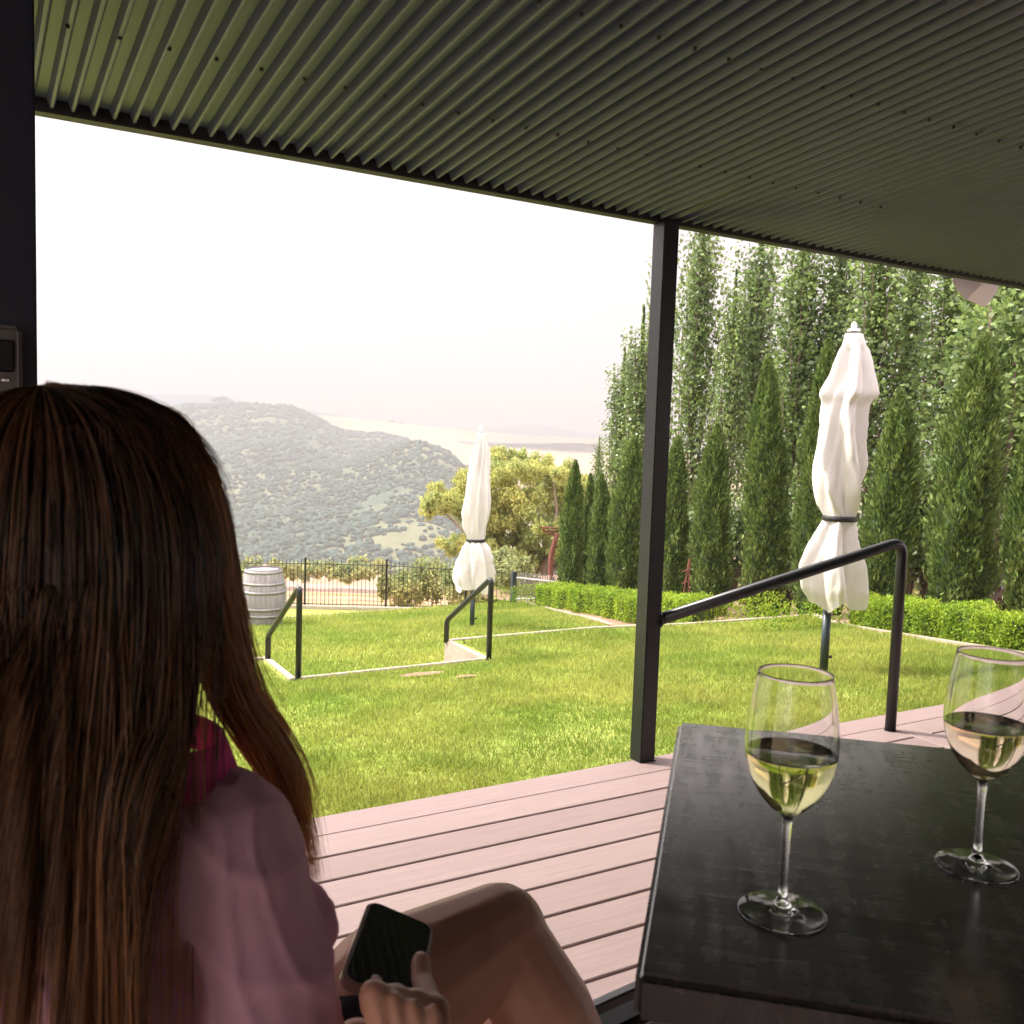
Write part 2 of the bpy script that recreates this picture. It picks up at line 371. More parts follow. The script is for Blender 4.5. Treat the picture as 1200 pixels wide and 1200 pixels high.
for i,(px,by,ty_,hw) in enumerate(CYP):
    k = fw+rt*(px-600)/F-up*(by-600)/F; X = 9.75 if i!=1 else 10.2
    d = X/k[0]; b = at(px,by,d); zb = zBed(b[0],b[1])-.02
    top = at(px,ty_,d)[2]; h = top-zb; r = hw/F*d
    t = thing('cypress_tree', LABC[i], 'cypress', (b[0],b[1],zb), 'slim cypresses in a row behind the hedge')
    r*=.80; Q, (prof, ph) = cypress_mesh(h, r, 100+i)
    mkquads('crown', Q, M['cypress'], t)
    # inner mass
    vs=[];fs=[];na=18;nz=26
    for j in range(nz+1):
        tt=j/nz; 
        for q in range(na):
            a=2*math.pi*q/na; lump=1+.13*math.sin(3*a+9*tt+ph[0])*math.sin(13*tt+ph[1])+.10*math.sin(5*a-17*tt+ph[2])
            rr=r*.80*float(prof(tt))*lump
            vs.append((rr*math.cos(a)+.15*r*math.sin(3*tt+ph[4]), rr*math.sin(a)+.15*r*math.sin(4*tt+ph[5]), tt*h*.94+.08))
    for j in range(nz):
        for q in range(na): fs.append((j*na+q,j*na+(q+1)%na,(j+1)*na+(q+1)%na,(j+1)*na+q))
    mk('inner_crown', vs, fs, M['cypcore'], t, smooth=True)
    MB().tube([(0,0,-.1),(0,0,h*.5)],[.045,.03],8).build('trunk', M['bark'], t)

# upright pear trees behind
def pear_mesh(h, r, seed, nl, clear=.16):
    g = np.random.default_rng(seed); mbt = MB(); pts=[]
    mbt.tube([(0,0,-.1),(.03*r,.02,h*.3),(.02,-.05*r,h*.6),(0,0,h*.97)],[.07,.055,.03,.008],8)
    nb=26
    for b in range(nb):
        z0=h*(clear+.02+.62*(b/nb)**1.1); a=b*2.4+g.uniform(-.3,.3); L=h*(.38-.20*(b/nb))*g.uniform(.8,1.15)
        rr=r*g.uniform(.55,1.05)*(1-.45*(b/nb))
        p0=np.array([0,0,z0]); p1=np.array([rr*math.cos(a)*.8,rr*math.sin(a)*.8,z0+L*.4]); p2=np.array([rr*math.cos(a),rr*math.sin(a),z0+L])
        mbt.tube([p0,(p0+p1)/2+[0,0,-.02],p1,p2],[.025,.02,.014,.004],5)
        m_=int(nl/nb); t=g.uniform(.12,1.05,m_)[:,None]
        c=(1-t)**2*p0+2*t*(1-t)*p1+t*t*p2
        tw=g.normal(size=(m_,3))*np.array([.17,.17,.20])*(.6+.6*r)
        # side twigs: groups
        gi=g.integers(0,16,m_); off=g.normal(size=(16,3))*np.array([.20,.20,.13])*r*1.3
        pts.append(c+off[gi]*1.0+tw*.5)
    m_=int(nl*.12); z=g.uniform(.6,1.0,m_); pts.append(np.stack([g.normal(size=m_)*.10*r*2*(1.1-z),g.normal(size=m_)*.10*r*2*(1.1-z),z*h],1))
    return np.concatenate(pts), mbt
PM=[]
for s_,(h,r,n) in enumerate([(7.6,.52,7600),(8.2,.56,8200),(7.2,.48,6000)]):
    p, tb = pear_mesh(h,r,50+s_,n); Q = leaves(p,.082,.78,0,.45); PM.append((h,Q,tb))
protos=[None]*3
def placetree(kind, loc, rz, sc, label, name='pear_tree', grp='tall upright leafy trees behind the cypresses'):
    t = thing(name, label, 'tree', loc, grp); t.rotation_euler.z=rz; t.scale=sc
    h,Q,tb = PM[kind]
    if protos[kind] is None:
        a = mkquads('crown', Q, M['pear'], t); b = tb.build('trunk', M['bark'], t, smooth=True); protos[kind]=(a,b)
    else:
        for o in protos[kind]:
            c=o.copy(); COL.objects.link(c); c.parent=t
    return t
PEAR=[ # px, X, top py, base y guess, kind, lateral scale, label
 (722,12.9,408,2,.75,'low leafy upright tree at the left end of the tall tree row'),
 (742,12.6,362,2,.85,'thin leafy tree left of the black veranda post, open at the top'),
 (762,13.4,300,2,.85,'slender leafy tree mostly hidden by the black veranda post'),
 (697,13.4,512,0,.35,'small leafy treetop showing above the third cypress'),
 (806,12.9,236,0,.95,'leafy upright tree just right of the veranda post'),
 (846,12.4,320,2,.65,'shorter leafy tree between two tall upright ones right of the veranda post'),
 (873,13.1,255,1,.95,'tall leafy tree behind the cypress with the blunt tip'),
 (922,12.6,262,0,1.0,'full yellow-green upright tree midway between post and near umbrella'),
 (966,13.0,250,1,.85,'leafy upright tree directly behind the near umbrella top'),
 (1010,12.4,245,2,1.0,'leafy upright tree just right of the near umbrella top'),
 (1052,13.2,250,0,.70,'pale open tree with bare stems below the roof edge'),
 (1102,12.6,230,1,1.0,'upright tree directly left of the white speaker'),
 (1152,12.2,220,0,1.05,'dense upright tree under the white speaker'),
 (1196,12.8,215,1,1.1,'dense upright tree at the right edge of the view'),
 (1245,12.0,210,0,1.1,'leafy upright tree just outside the right edge')]
for i,(px,X,tp,kd,ls,lb) in enumerate(PEAR):
    k=fw+rt*(px-600)/F-up*(650-600)/F; d=X/k[0]; p=at(px,650,d); zb=zBed(p[0],p[1])-.02; top=at(px,tp,d)[2]
    hs=(top-zb)/PM[kd][0]
    placetree(kd,(p[0],p[1],zb),rng.uniform(0,6),(ls,ls,hs),lb)
# low dense filler trees (foliage between the cypresses)
FILL=[(812,640,60),(858,640,60),(925,620,60),(985,660,60),(1062,600,60),(1090,560,60),(1180,600,80)]
for i,(px,tp,w) in enumerate(FILL):
    k=fw+rt*(px-600)/F-up*(650-600)/F; X=11.2+.4*(i%2); d=X/k[0]; p=at(px,650,d); zb=zBed(p[0],p[1])-.02; top=at(px,tp-60,d)[2]
    h=top-zb; r=w/F*d*.5
    t=thing('leafy_tree',['low leafy tree behind the slim cypresses right of the post','low leafy tree with a reddish branch right of the blunt cypress','dark leafy tree left of the near umbrella canopy','leafy tree behind the tied skirt of the near umbrella','leafy tree with bare stems above the bent handrail corner','leafy tree left of the widest cypress','leafy tree above the thick brown trunk at right'][i],'tree',(p[0],p[1],zb),'low leafy trees between the cypresses')
    n=2200; g=np.random.default_rng(900+i); cl=g.normal(size=(34,3)); cl/=np.linalg.norm(cl,axis=1)[:,None]; cl*=g.uniform(.25,1,(34,1))
    cl=cl*np.array([r,r,h*.36])+np.array([0,0,h*.60]); gi=g.integers(0,34,n)
    pts=cl[gi]+g.normal(size=(n,3))*.13*(r/.5+.3)
    mkquads('crown',leaves(pts,.085,.78),M['pear'],t)
    tb=MB()
    for q in range(5):
        a=q*1.3+g.uniform(0,1); tb.tube([(0,0,-.1),(.1*math.cos(a),.1*math.sin(a),h*.22),(.7*r*math.cos(a),.7*r*math.sin(a),h*.75)],[.045,.035,.008],6)
    tb.build('trunk',M['bark'],t,smooth=True)
# thick brown trunk at right
k=fw+rt*(1138-600)/F-up*(716-600)/F; d=10.6/k[0]; p=at(1138,716,d); zb=zBed(p[0],p[1])
t=thing('old_tree','tree with a thick leaning brown trunk right of the widest cypress','tree',(p[0],p[1],zb))
tb=MB(); R_=lambda x,y,dd=0: Vector(at(x,y,d+dd))-Vector((p[0],p[1],zb))
tb.tube([R_(1138,735),R_(1142,712),R_(1152,670),R_(1162,630),R_(1166,590),R_(1160,520),R_(1163,430),R_(1160,360)],[.13,.105,.095,.085,.07,.05,.035,.02],10)
tb.tube([R_(1146,708),R_(1160,692),R_(1180,665),R_(1205,628),R_(1230,560)],[.05,.042,.035,.025,.01],8)
tb.tube([R_(1142,718),R_(1165,700),R_(1195,680),R_(1225,660)],[.045,.035,.025,.012],8)
tb.tube([R_(1166,590),R_(1180,540),R_(1188,470),R_(1190,400)],[.045,.035,.025,.012],8)
tb.build('trunk',M['bark'],t,smooth=True)
g=np.random.default_rng(5); cl=np.array([list(R_(x,y,dd)) for x,y,dd in [(1160,560,.2),(1185,520,.3),(1150,470,.3),(1190,440,.1),(1165,400,0),(1200,590,.2),(1175,480,-.2),(1150,520,.5),(1195,380,.2),(1215,500,0),(1165,360,.2),(1140,430,.5)]])
gi=g.integers(0,len(cl),4200); mkquads('crown',leaves(cl[gi]+g.normal(size=(4200,3))*.22,.085,.78),M['pear'],t)

# eucalypt beyond the fence
d0=31.0; b=at(628,700,d0); t=thing('gum_tree','broad yellow-green gum tree beyond the fence behind the far umbrella','tree',tuple(b))
E_=[(512,592,15),(527,578,17),(545,598,20),(538,640,17),(556,640,20),(548,565,17),(575,552,20),(590,540,18),(600,560,24),(625,550,20),(648,556,20),(668,566,18),(690,572,18),(712,580,20),(590,592,24),(618,588,24),(648,592,25),(678,600,22),(705,610,22),(600,625,22),(572,620,22),(640,628,24),(610,652,20),(668,632,22),(580,655,18),(640,660,20),(700,645,22),(560,590,22),(735,600,24),(610,535,12)]
pts=[]; g=np.random.default_rng(3); tb=MB(); base=Vector((0,0,0))
for i,(x,y,r_) in enumerate(E_):
    dd=g.uniform(-1.6,1.6); c=at(x,y,d0+dd)-b; R=r_/F*d0*1.15
    n=int(4200*(r_/20)**2); dr=g.normal(size=(n,3)); dr/=np.linalg.norm(dr,axis=1)[:,None]
    sub_=g.normal(size=(16,3)); sub_/=np.linalg.norm(sub_,axis=1)[:,None]; sub_*=R*g.uniform(.4,1.05,(16,1))*np.array([1.15,1.15,.8])
    gi=g.integers(0,16,n); q=c+sub_[gi]+dr*R*.42*g.uniform(0,1,(n,1)); pts.append(q)
    if i%2==0:
        mid=Vector((c[0]*.35,c[1]*.35,max(.9,c[2]*.45)))+Vector(g.normal(size=3)*.2)
        tb.tube([(0,0,-.2),(0.05,0,.7),mid,(mid+Vector(c))/2+Vector(g.normal(size=3)*.12),tuple(c)],[.20,.16,.09,.055,.015],7)
pts=np.concatenate(pts); Q=leaves(pts,.125,.36,-.5,.5)
mkquads('crown',Q,M['euc'],t); tb.build('trunk',M['palebark'],t,smooth=True)

# shrubs beyond the fence
SH=[(470,690,24,22,24),(500,683,28,24,25),(450,688,8,14,22),(415,672,24,8,60),(380,668,26,7,75),(330,670,22,7,60),(290,676,22,10,50),(540,690,25,24,23),(575,688,25,24,25),(610,680,22,28,24),(585,668,20,24,27),(350,668,30,8,110),(430,664,30,8,130),(300,664,34,8,120),(255,668,30,14,60),(870,690,18,26,22),(760,690,26,20,24),(1085,680,24,30,26),(930,690,18,20,24)]
SL=['golden shrub beyond the fence left of the far umbrella','large golden-green shrub against the fence left of the umbrella pole','small round yellow bush standing alone beyond the fence','pale green thicket on the slope beyond the fence','pale thicket above the pink field','low thicket behind the wine barrel','bush behind the fence left of the barrel','golden shrub behind the far umbrella pole','yellow-green shrub right of the far umbrella skirt','shrub behind the low gate beside the arbor','shrub under the gum tree crown','distant low thicket over the handrail top','distant low thicket right of the fence post','distant thicket above the barrel','thicket beside the dark hair','pale bush seen between two cypresses right of the post','bush behind the veranda post','pale bush in the gap over the bent handrail','pale bush left of the near umbrella skirt']
for i,(x,y,wx,hy,dd) in enumerate(SH):
    c=at(x,y,dd); R=wx/F*dd; Hh=hy/F*dd
    n=int(2600); g=np.random.default_rng(300+i); cl=g.normal(size=(26,3)); cl/=np.linalg.norm(cl,axis=1)[:,None]
    cl=cl*np.array([R,R,Hh])*g.uniform(.45,1,(26,1)); gi=g.integers(0,26,n)
    pts=cl[gi]+g.normal(size=(n,3))*min(R,Hh*1.4)*.20
    o=mkquads('shrub',leaves(pts,max(.10,dd*.0042),.6),M['scrub']); o.location=tuple(c); tag(o,SL[i],'shrub','shrubs beyond the fence')
# lone trees on the skyline
def skytree(px,py,hpx,D,label):
    b=at(px,py,D); s=hpx/F*D; t=thing('paddock_tree',label,'tree',tuple(b),'lone trees on the skyline')
    g=np.random.default_rng(int(px)); tb=MB(); cl=[]
    for q in range(5):
        a=q*1.26; e=(math.cos(a)*s*.5,math.sin(a)*s*.5,s*(.75+.1*math.sin(q*2))); tb.tube([(0,0,-s*.1),(0,0,s*.4),e],[s*.05,s*.035,s*.01],5); cl.append(e)
    cl=np.array(cl+[(0,0,s*.85)]); n=500; pts=cl[g.integers(0,6,n)]+g.normal(size=(n,3))*np.array([.2,.2,.09])*s
    mkquads('crown',leaves(pts,s*.11,.8),M['bush'],t); tb.build('trunk',M['bark'],t)
skytree(259,479,14,1345,'lone flat-topped tree on the hill crest above the dark hair')
skytree(458,498,5,1640,'tiny lone tree on the far pale ridge')
skytree(470,499,4,1640,'tiny second tree on the far pale ridge, right of the other')
skytree(372,497,8,1345,'small spreading tree on the right end of the hill crest')

# ------------------------------------------------------------------ hedges
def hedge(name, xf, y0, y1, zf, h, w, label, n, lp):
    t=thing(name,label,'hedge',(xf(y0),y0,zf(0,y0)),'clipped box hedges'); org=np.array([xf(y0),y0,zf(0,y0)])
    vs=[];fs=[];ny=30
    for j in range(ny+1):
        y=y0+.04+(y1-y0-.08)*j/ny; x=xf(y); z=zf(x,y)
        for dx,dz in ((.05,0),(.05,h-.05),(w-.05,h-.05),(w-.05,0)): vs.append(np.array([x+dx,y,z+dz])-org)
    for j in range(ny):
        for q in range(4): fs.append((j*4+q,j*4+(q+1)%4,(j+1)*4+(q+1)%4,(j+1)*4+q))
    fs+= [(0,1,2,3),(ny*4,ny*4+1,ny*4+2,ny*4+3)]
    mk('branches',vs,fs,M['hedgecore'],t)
    g=np.random.default_rng(8); sides=g.choice(4,n,p=[.42,.40,.08,.10]); y=g.uniform(y0,y1,n); u_=g.uniform(0,1,n)
    P_=np.zeros((n,3))
    for i in range(n):
        x=xf(y[i]); s=sides[i]
        if s==0: q=(x,y[i],u_[i]*h)
        elif s==1: q=(x+u_[i]*w,y[i],h)
        elif s==2: q=(x+w,y[i],u_[i]*h)
        else:
            yy=y0 if g.uniform()<.5 else y1; q=(x+u_[i]*w,yy,g.uniform(0,h)); 
        wob=.025*math.sin(y[i]*7)+.02*math.sin(y[i]*17+2)+.03*fbm(q[0]*3,q[1]*3,q[2]*3)
        P_[i]=(q[0]+(wob-.0),q[1],q[2]+(wob if s==1 else 0)+zf(x,q[1]))
    P_+=g.normal(size=(n,3))*.018; P_-=org
    mkquads('leaves',leaves(P_,lp,.6,.5),M['hedge'],t)
hedge('hedge',lambda y:7.98+.32*(y-4.74),2.2,7.35,lambda x,y:zBed(8.3,y),.33,.42,'clipped bright green hedge along the upper lawn, at right behind the bent handrail',30000,.030)
hedge('hedge',lambda y:8.06+.224*(y-10.39),8.75,14.4,lambda x,y:zBed(8.3,y),.37,.45,'clipped bright green hedge on the lower terrace left of the veranda post',26000,.034)

# ------------------------------------------------------------------ walls, kerbs, steps
def ribbon(name, pts, w, z0f, z1f, m_, parent=None, label=None, cat=None):
    """vertical band following pts with width w to its right"""
    mb_=MB()
    P2=[Vector(p) for p in pts]; vs=[]
    for i,p in enumerate(P2):
        a=P2[max(i-1,0)]; b_=P2[min(i+1,len(P2)-1)]; d=(b_-a).normalized(); nn=Vector((-d.y,d.x))
        for q,off in ((0,0),(1,0),(1,w),(0,w)):
            pp=p+nn*off; z=(z1f if q else z0f)(p.x,p.y); vs.append((pp.x,pp.y,z))
    fs=[(j*4+q,j*4+(q+1)%4,(j+1)*4+(q+1)%4,(j+1)*4+q) for j in range(len(P2)-1) for q in range(4)]
    fs+=[(0,1,2,3),tuple((len(P2)-1)*4+q for q in range(4))]
    mb_.add(vs,fs); o=mb_.build(name,m_,parent,bevel=.006)
    if label: tag(o,label,cat)
    return o
def dens(pts, st=.3):
    out=[]
    for a,b_ in zip(pts[:-1],pts[1:]):
        n=max(1,int(math.dist(a,b_)/st)); out+=[(a[0]+(b_[0]-a[0])*i/n,a[1]+(b_[1]-a[1])*i/n) for i in range(n)]
    return out+[pts[-1]]
wall=thing('retaining_wall','low grey timber retaining wall with the stair opening between the two lawns','wall',(4.2,8.4,-1.05))
def rel(pts): return [(x-4.2,y-8.4) for x,y in pts]
zw=.45
c1=lambda x,y: zw+.018; c0=lambda x,y: -.12
ribbon('wall_run',rel([(-6,8.33),(NX0-.05,8.33)]),.06,c0,c1,M['timber'],wall)
ribbon('notch_side',rel([(NX0-.05,8.39),(NX0-.05,NY)]),.06,c0,c1,M['timber'],wall)
ribbon('notch_front',rel([(NX0+.012,NY-.03),(NX1-.012,NY-.03)]),.05,c0,lambda x,y:zw+.024,M['timber'],wall)
ribbon('notch_side',rel([(NX1+.05,NY),(NX1+.05,8.40)]),.06,c0,c1,M['timber'],wall)
ribbon('wall_run',rel([(NX1+.06,8.37),(6.0,8.345),(7.04,8.14),(8.94,8.0)]),.06,c0,lambda x,y:zw+.018,M['timber'],wall)
st_=thing('garden_steps','timber garden steps down through the stair opening in the lawn','steps',(3.28,7.6,-1.0))
for i in range(2): MB().box((-.84,.02+.26*i,-.1),(.84,.27+.26*i,.27-.135*i)).build('step',M['timber'],st_,bevel=.01)
kz=lambda x,y:zU(x,y)-.1; kz1=lambda x,y:zU(x,y)+.035
kb_=[(bedX(y),y) for y in np.linspace(8.0,2.2,16)]
ribbon('kerb',kb_,.07,kz,kz1,M['timber'],None,'pale timber edging between the upper lawn and the right hedge','edging')
kb2=[(lbedX(y),y) for y in np.linspace(15.2,8.5,18)]
ribbon('kerb',kb2,.07,lambda x,y:zL(x,y)-.1,lambda x,y:zL(x,y)+.035,M['timber'],None,'pale timber edging curving beside the lower hedge','edging')
ribbon('kerb',dens([(-4,15.3),(4.68,15.6),(7.6,15.68)]),.06,lambda x,y:zL(x,y)-.2,lambda x,y:zL(x,y)+.012,M['timber'],None,'thin straight edging across the lower lawn behind the barrel','edging')
# bare patch by the near edge of the steps
def patch(name,cx,cy,rx,ry,zf,m_):
    vs=[(cx,cy,zf(cx,cy)+.022)]; n=26
    for i in range(n):
        a=2*math.pi*i/n; k_=1+.25*fbm(math.cos(a)*2,math.sin(a)*2,cx); x=cx+rx*k_*math.cos(a); y=cy+ry*k_*math.sin(a); vs.append((x,y,zf(x,y)+.016))
    struct(mk(name,vs,[(0,i+1,(i+1)%n+1) for i in range(n)],m_))
patch('bare_soil',3.3,7.1,.22,.10,zU,M['soil']); patch('bare_soil',3.55,6.75,.10,.06,zU,M['soil'])

vs=[];fs=[]
for i in range(121):
    X=-1+9*i/120
    for j in range(3): vs.append((X,3.40+.10*j+(.03*math.sin(X*9)+.02*math.sin(X*23) if j==2 else 0),zU(X,3.42+.1*j)+.022-.006*j))
for i in range(120):
    for j in range(2): fs.append((i*3+j,(i+1)*3+j,(i+1)*3+j+1,i*3+j+1))
struct(mk('bare_soil',vs,fs,M['soil'],smooth=True))
# ------------------------------------------------------------------ grass blades
def inlawn(x,y):
    if y<3.475+.035*math.sin(x*9)+.03*math.sin(x*23+1)+.03*math.sin(x*3.1): return False
    if y>NY-.06 and NX0-.1<x<NX1+.1: return False
    if ((x-3.3)/.24)**2+((y-7.1)/.11)**2<1 or ((x-3.55)/.12)**2+((y-6.75)/.08)**2<1: return rng.uniform()<.12
    if y<NY: return x<bedX(y)-.03
    if y<wallY(x)-.05: return (x<NX0-.06 or x>NX1+.06) and x<bedX(y)-.03
    return False
def blades(name,label,n,sampler,zf,hmin,hmax,wd):
    pts=[]
    while len(pts)<n:
        x,y,s=sampler(); pts.append((x,y,zf(x,y)+bump_(x,y)-.004,s))
    A=np.array(pts); n=len(A); h=rng.uniform(hmin,hmax,n)*A[:,3]; a=rng.uniform(0,2*math.pi,n); l=rng.normal(size=(n,2))*.45
    # clumps of longer growth
    w=wd*A[:,3]*rng.uniform(.6,1.3,n); b0=A[:,:3]
    W=np.stack([np.cos(a)*w,np.sin(a)*w,np.zeros(n)],1); T=b0+np.stack([l[:,0]*h,l[:,1]*h,h],1)
    o=mkquads(name,np.stack([b0-W,b0+W,T],1),M['grass'],k=3); tag(o,label,'grass',kind='stuff')
def samp_up():
    while True:
        Y=3.47+4.9*rng.uniform()**1.5; X=rng.uniform(.2,9)
        if X > .62*Y+5.5 or X < .0: pass
        if inlawn(X,Y):
            s=1+.16*(Y-3.4)+.05*max(0,X-3); g_=fbm(X*1.7,Y*1.7,5)
            if rng.uniform() < .62+.9*g_ or rng.uniform()<.35: return X,Y,s*(1+.35*max(0,g_))
def samp_lo():
    while True:
        Y=8.42+7.1*rng.uniform()**1.2; X=rng.uniform(2.2,9.2)
        if X<lbedX(Y)-.04: return X,Y,1.9+.12*(Y-8.4)
blades('grass','short bright green grass growing on the upper lawn',250000,samp_up,zU,.017,.036,.0027)
blades('grass','short bright green grass growing on the lower lawn',90000,samp_lo,zL,.018,.032,.0035)
def samp_edge():
    X=rng.uniform(.2,7.2); return X,3.50+.035*math.sin(X*9)+.03*math.sin(X*23+1)+.03*math.sin(X*3.1)+abs(rng.normal())*.06,1.0
blades('grass','ragged grass fringe along the deck edge',6000,samp_edge,lambda x,y:zU(x,y),.035,.075,.003)

# ------------------------------------------------------------------ deck
mb=MB(); DE=3.42; pitch=.1745; gap=.009
edges=[DE,DE-.165]; 
mb.box((-4,DE-.165,-.025),(9.0,DE,0.0)); y=DE-.165-.003
i=0
mb.box((4.27,-2.5,-.025),(4.40,DE-.168,0.0))
yy=3.0795
gap=.012
rows=[(yy+gap/2,DE-.168)]
while yy>-2.5:
    rows.append((yy-pitch+gap/2,yy-gap/2)); yy-=pitch
for a,b_ in rows:
    mb.box((-4,a,-.025),(4.263,b_,0.0)); mb.box((4.407,a,-.025),(9.0,b_,0.0))
struct(mb.build('deck',M['deck'],bevel=.003,seg=1))
mb=MB().box((-4,-2.5,-.30),(9,DE-.02,-.045)); struct(mb.build('deck_substructure',M['blackmatt']))

# ------------------------------------------------------------------ veranda roof
roof=thing('veranda_roof','dark green corrugated metal veranda roof over the deck','roof',(2.7,3.41,2.47))
sl=math.tan(math.radians(5)); rp=.0610; A_=.027
x0,x1=-3.0,9.0; vs=[];xs=[]
x=.323-rp*60
while x<x1:
    xs+=[(x-.0055,.001),(x-.003,-.001),(x+.003,-.001),(x+.0055,.001),(x+.0155,A_),(x+rp-.0155,A_)]; x+=rp
for Y in (3.398,-2.7):
    for X,Z in xs: vs.append((X-2.7,Y-3.41,Z+(3.41-Y)*sl))
n=len(xs); fs=[(i,i+1,n+i+1,n+i) for i in range(n-1)]
sh=mk('roof_sheet',vs,fs,M['roof'],roof)
sd=sh.modifiers.new('thickness','SOLIDIFY'); sd.thickness=.0012; sd.offset=1
MB().box((-5.7,.0,-.012),(6.3,.06,.10)).build('fascia',M['blackmatt'],roof,bevel=.003)
MB().box((-5.7,-6.11,.53),(6.3,.05,.56)).build('roof_lining',M['blackmatt'],roof)
# rafter tucked under the sheet at the post
rv=[]
for Y in (3.398,2.6):
    for X,Z in ((2.722,-.005),(2.758,-.005),(2.758,.03),(2.722,.03)): rv.append((X-2.7,Y-3.41,Z+(3.41-Y)*sl+(.03 if Y<3 else 0)))
mk('rafter',rv,[(0,1,2,3),(4,7,6,5),(0,4,5,1),(1,5,6,2),(2,6,7,3),(3,7,4,0)],M['wallpost'],roof)
sc_=MB().lathe([(.0001,-.007),(.005,-.006),(.006,-.001),(.006,.004)],10)
first=None
for row,(Yr,X0,cnt) in enumerate(((2.82,.256,26),(2.124,.256,26))):
    for q in range(cnt):
        X=X0+.1268*q; ph_=((X-.323)/rp); 
        loc=(X-2.7,Yr-3.41,(3.41-Yr)*sl-.001)
        if first is None: first=sc_.build('screw',M['blackmatt'],roof); first.location=loc
        else:
            c=first.copy(); COL.objects.link(c); c.parent=roof; c.location=loc

# posts
post=thing('veranda_post','square black steel post carrying the roof edge, in the middle of the view','post',(2.742,3.412,0))
MB().box((-.042,-.042,.004),(.042,.042,2.458)).build('shaft',M['black'],post,bevel=.004)
MB().box((-.046,-.046,.0005),(.046,.046,.004)).build('base_plate',M['black'],post)
lp=thing('veranda_post','wide dark blue-black post at the left edge behind the head','post',(.060,2.64,0))
MB().box((-.115,-.05,.002),(.104,.05,2.560)).build('shaft',M['wallpost'],lp,bevel=.006)
ob=thing('socket_box','dark grey weatherproof socket box on the wide left post','socket box',(.105,2.585,1.64))
MB().box((-.09,-.035,-.09),(.025,.003,.075)).build('housing',mat('grey_plastic',(.11,.105,.10),.4),ob,bevel=.012,seg=3)
MB().box((-.035,-.043,-.035),(.008,-.036,.04)).build('switch',M['black'],ob,bevel=.004)
MB().lathe([(.0001,0),(.008,.001),(.008,.006)],12).build('screw',M['pale_pole'],ob).location=(-.012,-.041,-.058)

# hand rails
def bend(pts, r=.05, n=6):
    out=[Vector(pts[0])]
    for a,b_,c in zip(pts[:-2],pts[1:-1],pts[2:]):
        a,b_,c=map(Vector,(a,b_,c)); u1=(a-b_).normalized(); u2=(c-b_).normalized(); p0=b_+u1*r; p1=b_+u2*r
        for i in range(n+1):
            t_=i/n; out.append(p0*(1-t_)**2+b_*2*t_*(1-t_)+p1*t_*t_)
    return out+[Vector(pts[-1])]
h=thing('handrail','large bent black handrail from the middle post down to the deck behind the glasses','handrail',(4.235,3.21,0))
pE=Vector((4.235,3.21,0)); topd=3.21/ (fw[1]); 
kk=at(1058,634,1)-CAM; dd=(4.235)/(kk[0]); tz=(CAM+kk*dd)[2]
pa=Vector((2.79,3.395,0)); ka_=at(762,723,1)-CAM; za=(CAM+ka_*(2.79/ka_[0]))[2]
MB().tube(bend([(pa.x-pE.x,pa.y-pE.y,za),(0,0,tz),(0,0,.001)],.085,8),.028,16).build('rail',M['black'],h,smooth=True)
MB().tube([(pa.x-pE.x-.012,pa.y-pE.y,za),(pa.x-pE.x-.002,pa.y-pE.y,za)],.04,16).build('flange',M['black'],h)
MB().tube([(0,0,.0005),(0,0,.004)],.032,20).build('base_plate',M['black'],h)
def stair_rail(nx_,ny_,fx,fy,hn,hf,label):
    t=thing('handrail',label,'handrail',(nx_,ny_,-.6),'black stair handrails')
    MB().tube(bend([(0,0,0),(0,0,hn),(fx-nx_,fy-ny_,hf),(fx-nx_,fy-ny_,0.0)],.05,6),.026,14).build('rail',M['black'],t,smooth=True)
    MB().tube([(0,0,0.0),(0,0,.012)],.045,16).build('base_plate',M['black'],t)
def zat(px,py,X,Y):
    D_=(np.array([X,Y,0])-CAM); 
    # vertical line through X,Y : solve for z so that it projects on row py
    lo,hi=-5,5
    for _ in range(50):
        mi=(lo+hi)/2; v_=np.array([X,Y,mi])-CAM; yy_=600-F*(v_@up)/(v_@fw)
        if yy_<py: hi=mi
        else: lo=mi
    return mi
stair_rail(4.215,7.56,4.17,8.36,zat(0,678,4.215,7.56)+.6,zat(0,727,4.17,8.36)+.6,'black handrail beside the grey stair wall, in front of the far umbrella')
stair_rail(2.40,7.54,2.36,8.30,zat(0,688,2.40,7.54)+.6,zat(0,745,2.36,8.30)+.6,'black handrail nearest the woman, in front of the wine barrel')

# ------------------------------------------------------------------ speaker under the eave
sp=thing('speaker','white wedge loudspeaker hung outside the roof edge at top right','speaker',(4.95,3.62,2.45))
def SP(x,y): 
    k_=at(x,y,1)-CAM; return CAM+k_*(3.62/k_[1])
q=[SP(x,y)-np.array([4.95,3.62,2.45]) for x,y in ((1118,330),(1126,342),(1140,356),(1165,306),(1132,300))]
off=np.array([.16,-.02,-.02])*1.0
q2=[SP(x,y)-np.array([4.95,3.62,2.45]) for x,y in ((1165,357),(1176,345),(1182,332),(1180,306))]
vsx=[]; front=[(1115,329),(1121,340),(1132,352),(1140,344),(1150,334),(1156,322),(1150,300),(1122,300)]
back=[(1150,336),(1156,350),(1166,358),(1172,350),(1180,338),(1184,326),(1184,300),(1160,300)]
fr_=[SP(x,y)-np.array([4.95,3.62,2.45]) for x,y in front]
bk_=[SP(x,y)-np.array([4.95,3.62,2.45])+np.array([.06,.10,.0]) for x,y in back]
ns=len(front); mb=MB().add(fr_+bk_,[tuple(range(ns)),tuple(range(2*ns-1,ns-1,-1))]+[(i,(i+1)%ns,ns+(i+1)%ns,ns+i) for i in range(ns)])
mb.build('cabinet',M['speaker'],sp,bevel=.006)
MB().box((-.01,-.13,.03),(.03,-.02,.06)).build('bracket',M['black'],sp)

